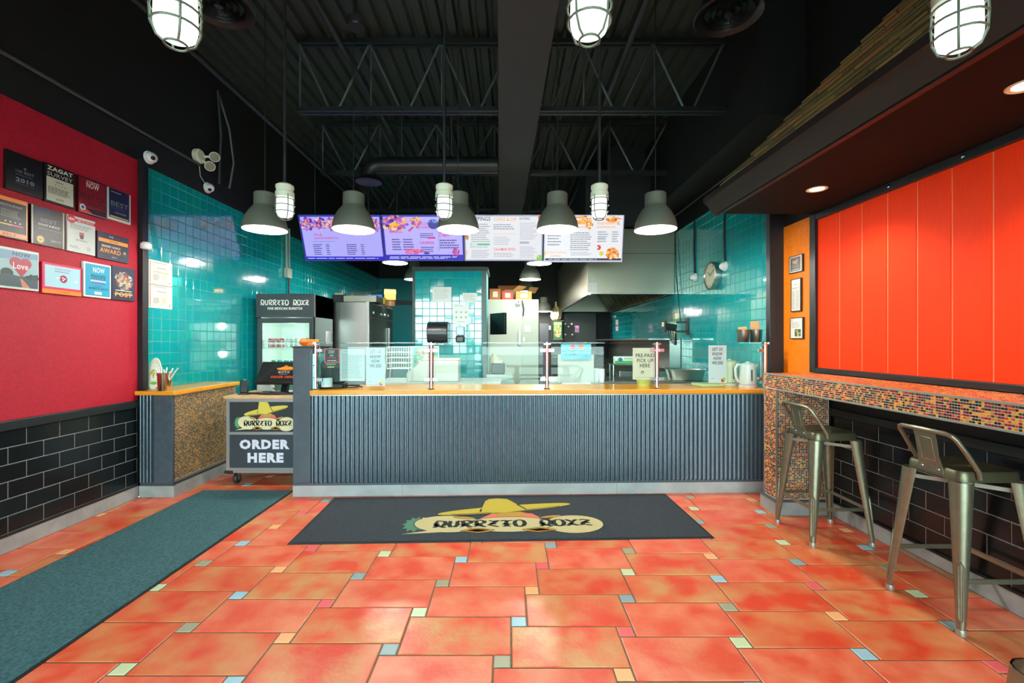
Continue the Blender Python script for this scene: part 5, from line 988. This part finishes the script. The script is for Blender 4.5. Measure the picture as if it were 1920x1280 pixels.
MB().box((-.1, -.08, 0), (.11, .08, .05), BLACKG).build('base', t, bevel=.008); MB().box((-.0, -.05, .05), (.1, .06, .2), M('#23282C', .4)).build('body', t, bevel=.01); MB().lathe([(0, -.03), (.12, -.03), (.125, -.02), (.125, .02), (.12, .03), (0, .03)], M('#262B30', .4), n=30, axis='y', c=(-.01, .03, .17)).build('reel', t); MB().lathe([(0, 0), (.05, 0), (.05, .08), (0, .08)], M('#C8D8E4', .3), n=20, c=(-.03, -.09, .02)).build('white_roll', t)
mb = MB().box((-.075, -.085, .19), (.085, -.078, .24), M('#3A4046', .4)); fn = lambda u, v, l: (-.07+.15*u, -.085-.0006*l, .24-.05*v); fn.asp = 3; draw(mb, [('g', .2, .1, .8, .4, 1, '#C8CED2'), ('p', [(.3, .9), (.3, .6), (.42, .75), (.5, .55), (.58, .75), (.7, .6), (.7, .9)], '#D8C86A')], fn, lambda c: M(c, .5)); mb.build('name_plate', t, smooth=False, fix=False)
Y = cy(665, .2); pipe('coiled_lead', [(X(642, Y), Y, .95), (X(655, Y), Y-.05, .955), (X(672, Y), Y, .955), (X(668, Y), Y+.1, .96), (X(650, Y), Y+.12, .96), (X(646, Y), Y+.03, .965), (X(665, Y), Y-.02, .97), (X(676, Y), Y+.05, .95)], .006, RUBBER, 'black coiled lead lying on the wood ledge behind the print sheet', 'cable')
def kettle(lab, u, d, v, col, w_, h):
    Y = cy(u, d); t = thing('electric_kettle', lab, 'kettle', (X(u, Y), Y, .944), PI, 'kettles on the counter'); m = M(col, .3); r = w_/2
    MB().lathe([(0, 0), (r*1.05, 0), (r*1.05, .022), (r*.9, .026)], m, n=28).build('power_base', t)
    MB().lathe([(r, .028), (r, .06), (r*.93, h*.6), (r*.84, h*.93), (r*.6, h*.98), (0, h)], m, n=30).build('body', t)
    MB().raw([(-r*.8, -.03, h*.78), (-r*.8, .03, h*.78), (-r*1.25, .012, h*.93), (-r*1.25, -.012, h*.93), (-r*.7, -.03, h*.94), (-r*.7, .03, h*.94)], [(0, 1, 2, 3), (3, 2, 5, 4), (0, 3, 4), (1, 5, 2), (0, 4, 5, 1)], m).build('spout', t, smooth=False)
    MB().tube([(r*.78, 0, h*.9), (r*1.25, 0, h*.92), (r*1.55, 0, h*.75), (r*1.5, 0, h*.45), (r*1.2, 0, h*.22), (r*.9, 0, h*.2)], .013, m, 10).build('handle', t)
    MB().box((-.008, r*.9, h*.25), (.008, r*1.0, h*.72), M('#5A6670', .2)).build('water_gauge', t, bevel=.004); MB().lathe([(0, h+.012), (.015, h+.008), (.02, h-.004)], m, n=12).build('lid_knob', t)
kettle('white electric kettle on the ledge, in front, at the right end of the counter', 1402, .2, 727, '#F6EEF0', .155, .235)
kettle('cream electric kettle on the ledge behind the white one', 1368, .42, 721, '#DDDDC4', .17, .25)
Y = cy(1395, .26)
def cup(lab, u, leaf):
    zs = .944+.4285; t = thing('steel_cup', lab, 'cup', (X(u, Y), Y, zs), 0, 'steel cups on the glass shelf')
    MB().shell([(.048, 0), (.05, .003), (.058, .11), (.061, .122), (.058, .122), (.047, .006)], STEEL, n=28).lathe([(0, .003), (.048, .004)], STEEL, n=20).build('cup_body', t)
    return X(u, Y), zs
KRAFT = M('#D8A870', .7)
for lab, u, n, hh in (('left of two steel cups on the glass shelf, holding a low wad of napkins', 1393, 2, .15), ('right of two steel cups on the glass shelf, stuffed with tall kraft packets', 1417, 4, .205)):
    x0, zs = cup(lab, u, 0)
    for k in range(n):
        pk = MB().box((-.04+.006*k, -.004, .01), (.036, .004, hh-.01*(k % 2)), KRAFT).build('kraft_packet', None, loc=(x0, Y-.015+.011*k, zs), rot=(0, (k-1.5)*.05, .2*k-.3), bevel=.002)
        tag(pk, '%s kraft paper packet standing in the %s steel cup' % (['front', 'second', 'third', 'rearmost'][k] if n > 2 else ['front', 'rear'][k], 'left' if n == 2 else 'right'), 'packet', 'kraft packets in the %s cup' % ('left' if n == 2 else 'right'))
OG = M('#F0702A', .6); t = thing('paper_ornament', 'small orange paper ornament on top of the counter end post', 'ornament', (X(577, 4.25), 4.25, 1.338))
rr = random.Random(2)
for nm, c, r in (('ball', (-.03, -.02, .038), .038), ('box', (.035, .02, .036), .05)):
    mb = MB()
    if nm == 'ball': mb.lathe([(r*math.sin(a)*(1.12 if i % 2 else .95), -r*math.cos(a)) for i, a in enumerate([PI*k/6 for k in range(7)])], OG, n=8, c=c)
    else: mb.box((c[0]-r, c[1]-.03, 0), (c[0]+r*.9, c[1]+.04, .062), M('#F08A30', .6))
    mb.build('paper_'+nm, t, smooth=False, bevel=.006 if nm == 'box' else 0)
# behind the guard
Yq = 5.25
t = thing('wire_rack_basket', 'white wire basket on a stand behind the left part of the glass', 'basket', (X(750, Yq), Yq, .9)); bx = X(770, Yq)-X(750, Yq); z0, z1 = Z(690, Yq)-.9, Z(650, Yq)-.9; WRM = M('#C9D2D2', .35, .5)
mb = MB(); wires(mb, (-bx, -.1, z0), (bx, .12, z1), 9, 4, WRM, .0035); mb.build('wire_basket', t, smooth=False)
for a, b in (((-bx, -.1, z1), (-bx-.03, -.1, 0)), ((bx, -.1, z1), (bx, -.1, 0)), ((-bx, .12, z1), (-bx-.03, .12, 0)), ((bx, .12, z1), (bx, .12, 0))): MB().tube([a, b], .006, WRM, 6).build('stand_leg', t)
t = thing('prep_table', 'white topped prep table behind the serving counter at left', 'table', (-.85, 5.68, 0)); WT = M('#B8C0BA', .35)
MB().box((-.75, -.35, .86), (.75, .35, .9), WT).build('top', t, bevel=.005); MB().box((-.73, -.33, .2), (.73, .33, .8), M('#C4CEC8', .4)).build('lower_cabinet', t, bevel=.006); MB().box((-.75, -.36, .78), (.75, -.33, .86), WT).build('apron', t, smooth=False)
for sx in (-.66, .66):
    for sy in (-.28, .28): MB().lathe([(.025, 0), (.02, .2)], STEEL, n=10, c=(sx, sy, 0)).build('foot', t)
t = thing('tub_lid_box', 'white plastic tub with a sloped lid on the prep table', 'tub', (X(800, 5.55), 5.55, .9)); MB().prism([(-.22, 0), (.4, 0), (.4, .26), (-.02, .26), (-.22, .1)], lambda a, b, d: (a, d, b), -.12, .15, M('#C4C8C2', .35)).build('tub', t, bevel=.01); MB().box((-.03, -.125, .255), (.41, .155, .275), M('#E0D8B8', .4)).build('lid', t, bevel=.006)
sheet('photo_poster', 'square teal food poster standing behind the white tub', 'poster', (X(797, 5.85), 5.85, .9), 0, .36, .42, [('r', .03, .03, .97, .97, '#5AB0A8'), ('b', .5, .4, .4, .3, 60, ['#D8B070', '#8AC0A0', '#E0E4D0', '#B86A4A', '#4A9A8A'])], board='#E4E8E4', t=.01)
Yp = 5.05
sheet('dip_poster', 'blue poster with two strawberries about dips, behind the middle glass', 'poster', (X(1080, Yp), Yp, Z(673, Yp)), 0, X(1108, Yp)-X(1052, Yp), Z(645, Yp)-Z(673, Yp), [('r', 0, 0, 1, 1, '#4AB0DC'), ('p', [(.4, 1), (1, .6), (1, 1)], '#2A9AC8'), ('e', .38, .18, .09, .16, '#D85A50'), ('e', .66, .18, .1, .17, '#E06A4A'), ('t', 'ADD STRAWBERRY, CHOCOLATE', .48, .46, .16, '#04141C', .88, .03), ('t', 'OR CARAMEL, DIP FOR $2', .5, .68, .16, '#04141C', .76, .03)], board='#DDE8EC', t=.008)
t = thing('poster_stand', 'white stand holding the blue dip poster', 'stand', (X(1080, Yp), Yp+.02, .9)); MB().box((-.2, -.01, .02), (.2, .0, Z(673, Yp)-.9+.05), M('#A9B2AE', .5)).build('panel', t, smooth=False); MB().box((-.16, -.08, 0), (.16, .1, .02), WHITE).build('foot', t, bevel=.004)
t = thing('foil_roll_box', 'green and white cling film carton on the lowboy fridge worktop rack', 'carton', (X(1176, 5.5), 5.5, 1.115), .05); bw = .16; MB().box((-bw, -.04, 0), (bw, .04, .085), M('#DDE8E0', .5)).build('carton', t, bevel=.003); mb = MB(); fn = lambda u, v, l: (-bw+2*bw*u, -.04-.0006*l, .085-.085*v); fn.asp = 3.8; draw(mb, [('r', 0, .6, 1, 1, '#3AA85A'), ('e', .2, .45, .09, .3, '#3A6A9A'), ('g', .35, .15, .9, .45, 2, '#3A6A5A')], fn, lambda c: M(c, .5)); mb.build('print', t, smooth=False, fix=False)
t = thing('counter_rack', 'low wire rack on the lowboy fridge carrying the cling film carton', 'rack', (X(1178, 5.5), 5.5, .915))
MB().box((-.22, -.12, .185), (.22, .12, .2), DSTEEL).build('shelf', t, smooth=False)
for sx in (-.2, .2):
    for sy in (-.1, .1): MB().lathe([(.009, 0), (.009, .2)], CHROME, c=(sx, sy, 0), n=8).build('post', t)
t = thing('cutting_board', 'pale green cutting board on the wood ledge left of the kettles', 'cutting board', (X(1328, cy(1328, .3)), cy(1328, .3), .944), .2); MB().box((-.13, -.09, 0), (.12, .09, .03), M('#C8D8A0', .45)).build('board', t, bevel=.008)
t = thing('salsa_tub', 'small yellow lidded tub on the ledge below the pick up sign', 'tub', (X(1207, cy(1207, .33)), cy(1207, .33), .944)); MB().lathe([(0, 0), (.06, 0), (.068, .05), (.072, .052), (.072, .06), (0, .062)], M('#C9D070', .4), n=24).build('tub', t)
t = thing('steel_pan', 'long steel food pan on the lowboy worktop right of the pick up sign', 'pan', (X(1285, 5.5), 5.5, .915)); MB().shell([(.0, .005), (.2, .005), (.24, .13), (.255, .132)], STEEL, n=32, ry=.6).build('pan_body', t)
for i, (u, h) in enumerate(((1106, .1), (1117, .12), (1128, .11))):
    Y3 = 5.2; t = thing('plastic_cup_stack', ['leftmost short stack of white cups', 'middle tall stack of white cups', 'rightmost stack of white cups'][i]+' behind the middle glass', 'cups', (X(u, Y3), Y3, .9 if 0 else .915)); mb = MB()
    for k in range(4): mb.shell([(.028, .0+.022*k), (.037, h*.75+.022*k), (.039, h*.76+.022*k)], M('#E4ECEA', .4), n=16)
    mb.build('nested_cups', t)

# ================================================================ things on the condiment counter
t = thing('oval_menu_stand', 'tall oval cream menu board leaning on the black post, on the left counter', 'sign', (-3.226, 4.13, .944), .05)
o = MB().lathe([(0, 0), (.98, 0), (1.0, .04), (1.0, .1), (.97, .14), (0, .14)], M('#E6E4CC', .45), n=36, axis='y').build('board', t, loc=(0, 0, .146), rot=(-.14, 0, 0)); 
for v in o.data.vertices: v.co = (v.co.x*.06, v.co.y*.07, v.co.z*.144)
mb = MB(); fn = lambda u, v, l: (-.06+.12*u, -.0004*l, .115-.23*v); fn.asp = .52; draw(mb, [('e', .5, .45, .38, .36, '#F2F0DA'), ('b', .5, .5, .26, .16, 40, ['#E8D84A', '#D8A83A', '#8AB84A', '#F0E88A', '#C86A3A']), ('e', .55, .88, .25, .06, '#7AB84A')], fn, lambda c: M(c, .5)); mb.build('picture', o, smooth=False, fix=False)
MB().bar((0, .03, .1), (0, .1, .0), .03, .006, WHITE).build('prop', t, smooth=False)
Ys = 4.05; xs = X(309, Ys)
t = thing('straw_tin', 'steel tin of straws on the left counter', 'tin', (xs, Ys, .944)); MB().shell([(.05, 0), (.052, .003), (.056, .15), (.059, .158), (.055, .158), (.049, .006)], M('#C9BC98', .25, 1), n=28).lathe([(0, .003), (.049, .004)], STEEL, n=20).build('tin_body', t)
for k in range(11):
    a = k*2.4; r = .03+.012*(k % 2); q = .11+.05*math.sin(k*1.7); b = Vector((xs+.018*math.cos(a+2), Ys+.018*math.sin(a+2), .95)); e = Vector((xs+(r+q*.35)*math.cos(a), Ys+(r+q*.25)*math.sin(a), .944+.19+.02*math.sin(k*2.2)))
    st = MB().tube([(0, 0, 0), tuple(e-b)], .0055, M('#E8ECE8', .4), 8).build('paper_straw', None, loc=tuple(b)); tag(st, 'white wrapped straw standing in the steel tin', 'straw', 'straws in the steel tin')
o = MB().tube([(0, 0, 0), (.16, -.03, .19)], .0055, M('#E8ECE8', .4), 8).build('paper_straw', None, loc=(xs-.02, Ys, .955)); tag(o, 'single white straw sticking far out of the tin to the right', 'straw', 'straws in the steel tin')

# ================================================================ outside, seen mirrored in the guard glass
t = thing('picnic_table', 'picnic table outside the shop window, mirrored in the guard glass', 'table', (X(1050, 12.6), -4.4, -.05)); PW = M('#2E3A40', .7)
for k in range(5): MB().box((-1.0, -.36+.145*k, .72), (1.0, -.36+.145*k+.135, .76), PW).build('top_plank', t, smooth=False)
for y in (-.75, .6): MB().box((-1.0, y, .42), (1.0, y+.2, .455), PW).build('bench_plank', t, smooth=False)
for x in (-.7, .7):
    for s in (-1, 1): MB().bar((x, s*.62, 0), (x, s*.2, .72), .08, .05, PW).build('leg', t, smooth=False)
    MB().box((x-.03, -.75, .36), (x+.03, .8, .42), PW).build('bench_beam', t, smooth=False)
t = thing('parked_car', 'white car parked outside the shop window, mirrored in the guard glass', 'car', (X(880, 13.2), -7.1, -.05)); CWH = M('#EDEFF0', .2, coat=.6)
body = [(-2.1, .3), (-2.1, .75), (-1.9, .95), (-1.0, 1.0), (-.35, 1.42), (1.0, 1.48), (1.75, 1.0), (2.1, .95), (2.15, .3)]
MB().prism([(-y, z) for y, z in body], lambda y, z, d: (d, y, z), -.88, .88, CWH).build('body', t, bevel=.06)
MB().raw([(-.72, 1.04, 1.0), (.72, 1.04, 1.0), (.62, .4, 1.4), (-.62, .4, 1.4)], [(0, 1, 2, 3)], M('#3A464C', .1)).build('windscreen', t, smooth=False, fix=False)
MB().box((-.42, 2.09, .5), (.42, 2.115, .75), M('#23292C', .3)).build('grille', t, bevel=.01)
for s in (-1, 1): MB().lathe([(0, .03), (.14, .02), (.16, 0)], M('#5A6A70', .1), n=16, axis='y', ry=.6, c=(s*.66, 2.05, .72)).build('headlight', t)
for sx in (-.8, .8):
    for sy in (-1.35, 1.3): MB().lathe([(0, -.1), (.3, -.1), (.33, -.06), (.33, .06), (.3, .1), (0, .1)], RUBBER, n=22, axis='x', c=(sx, sy, .33)).build('wheel', t)
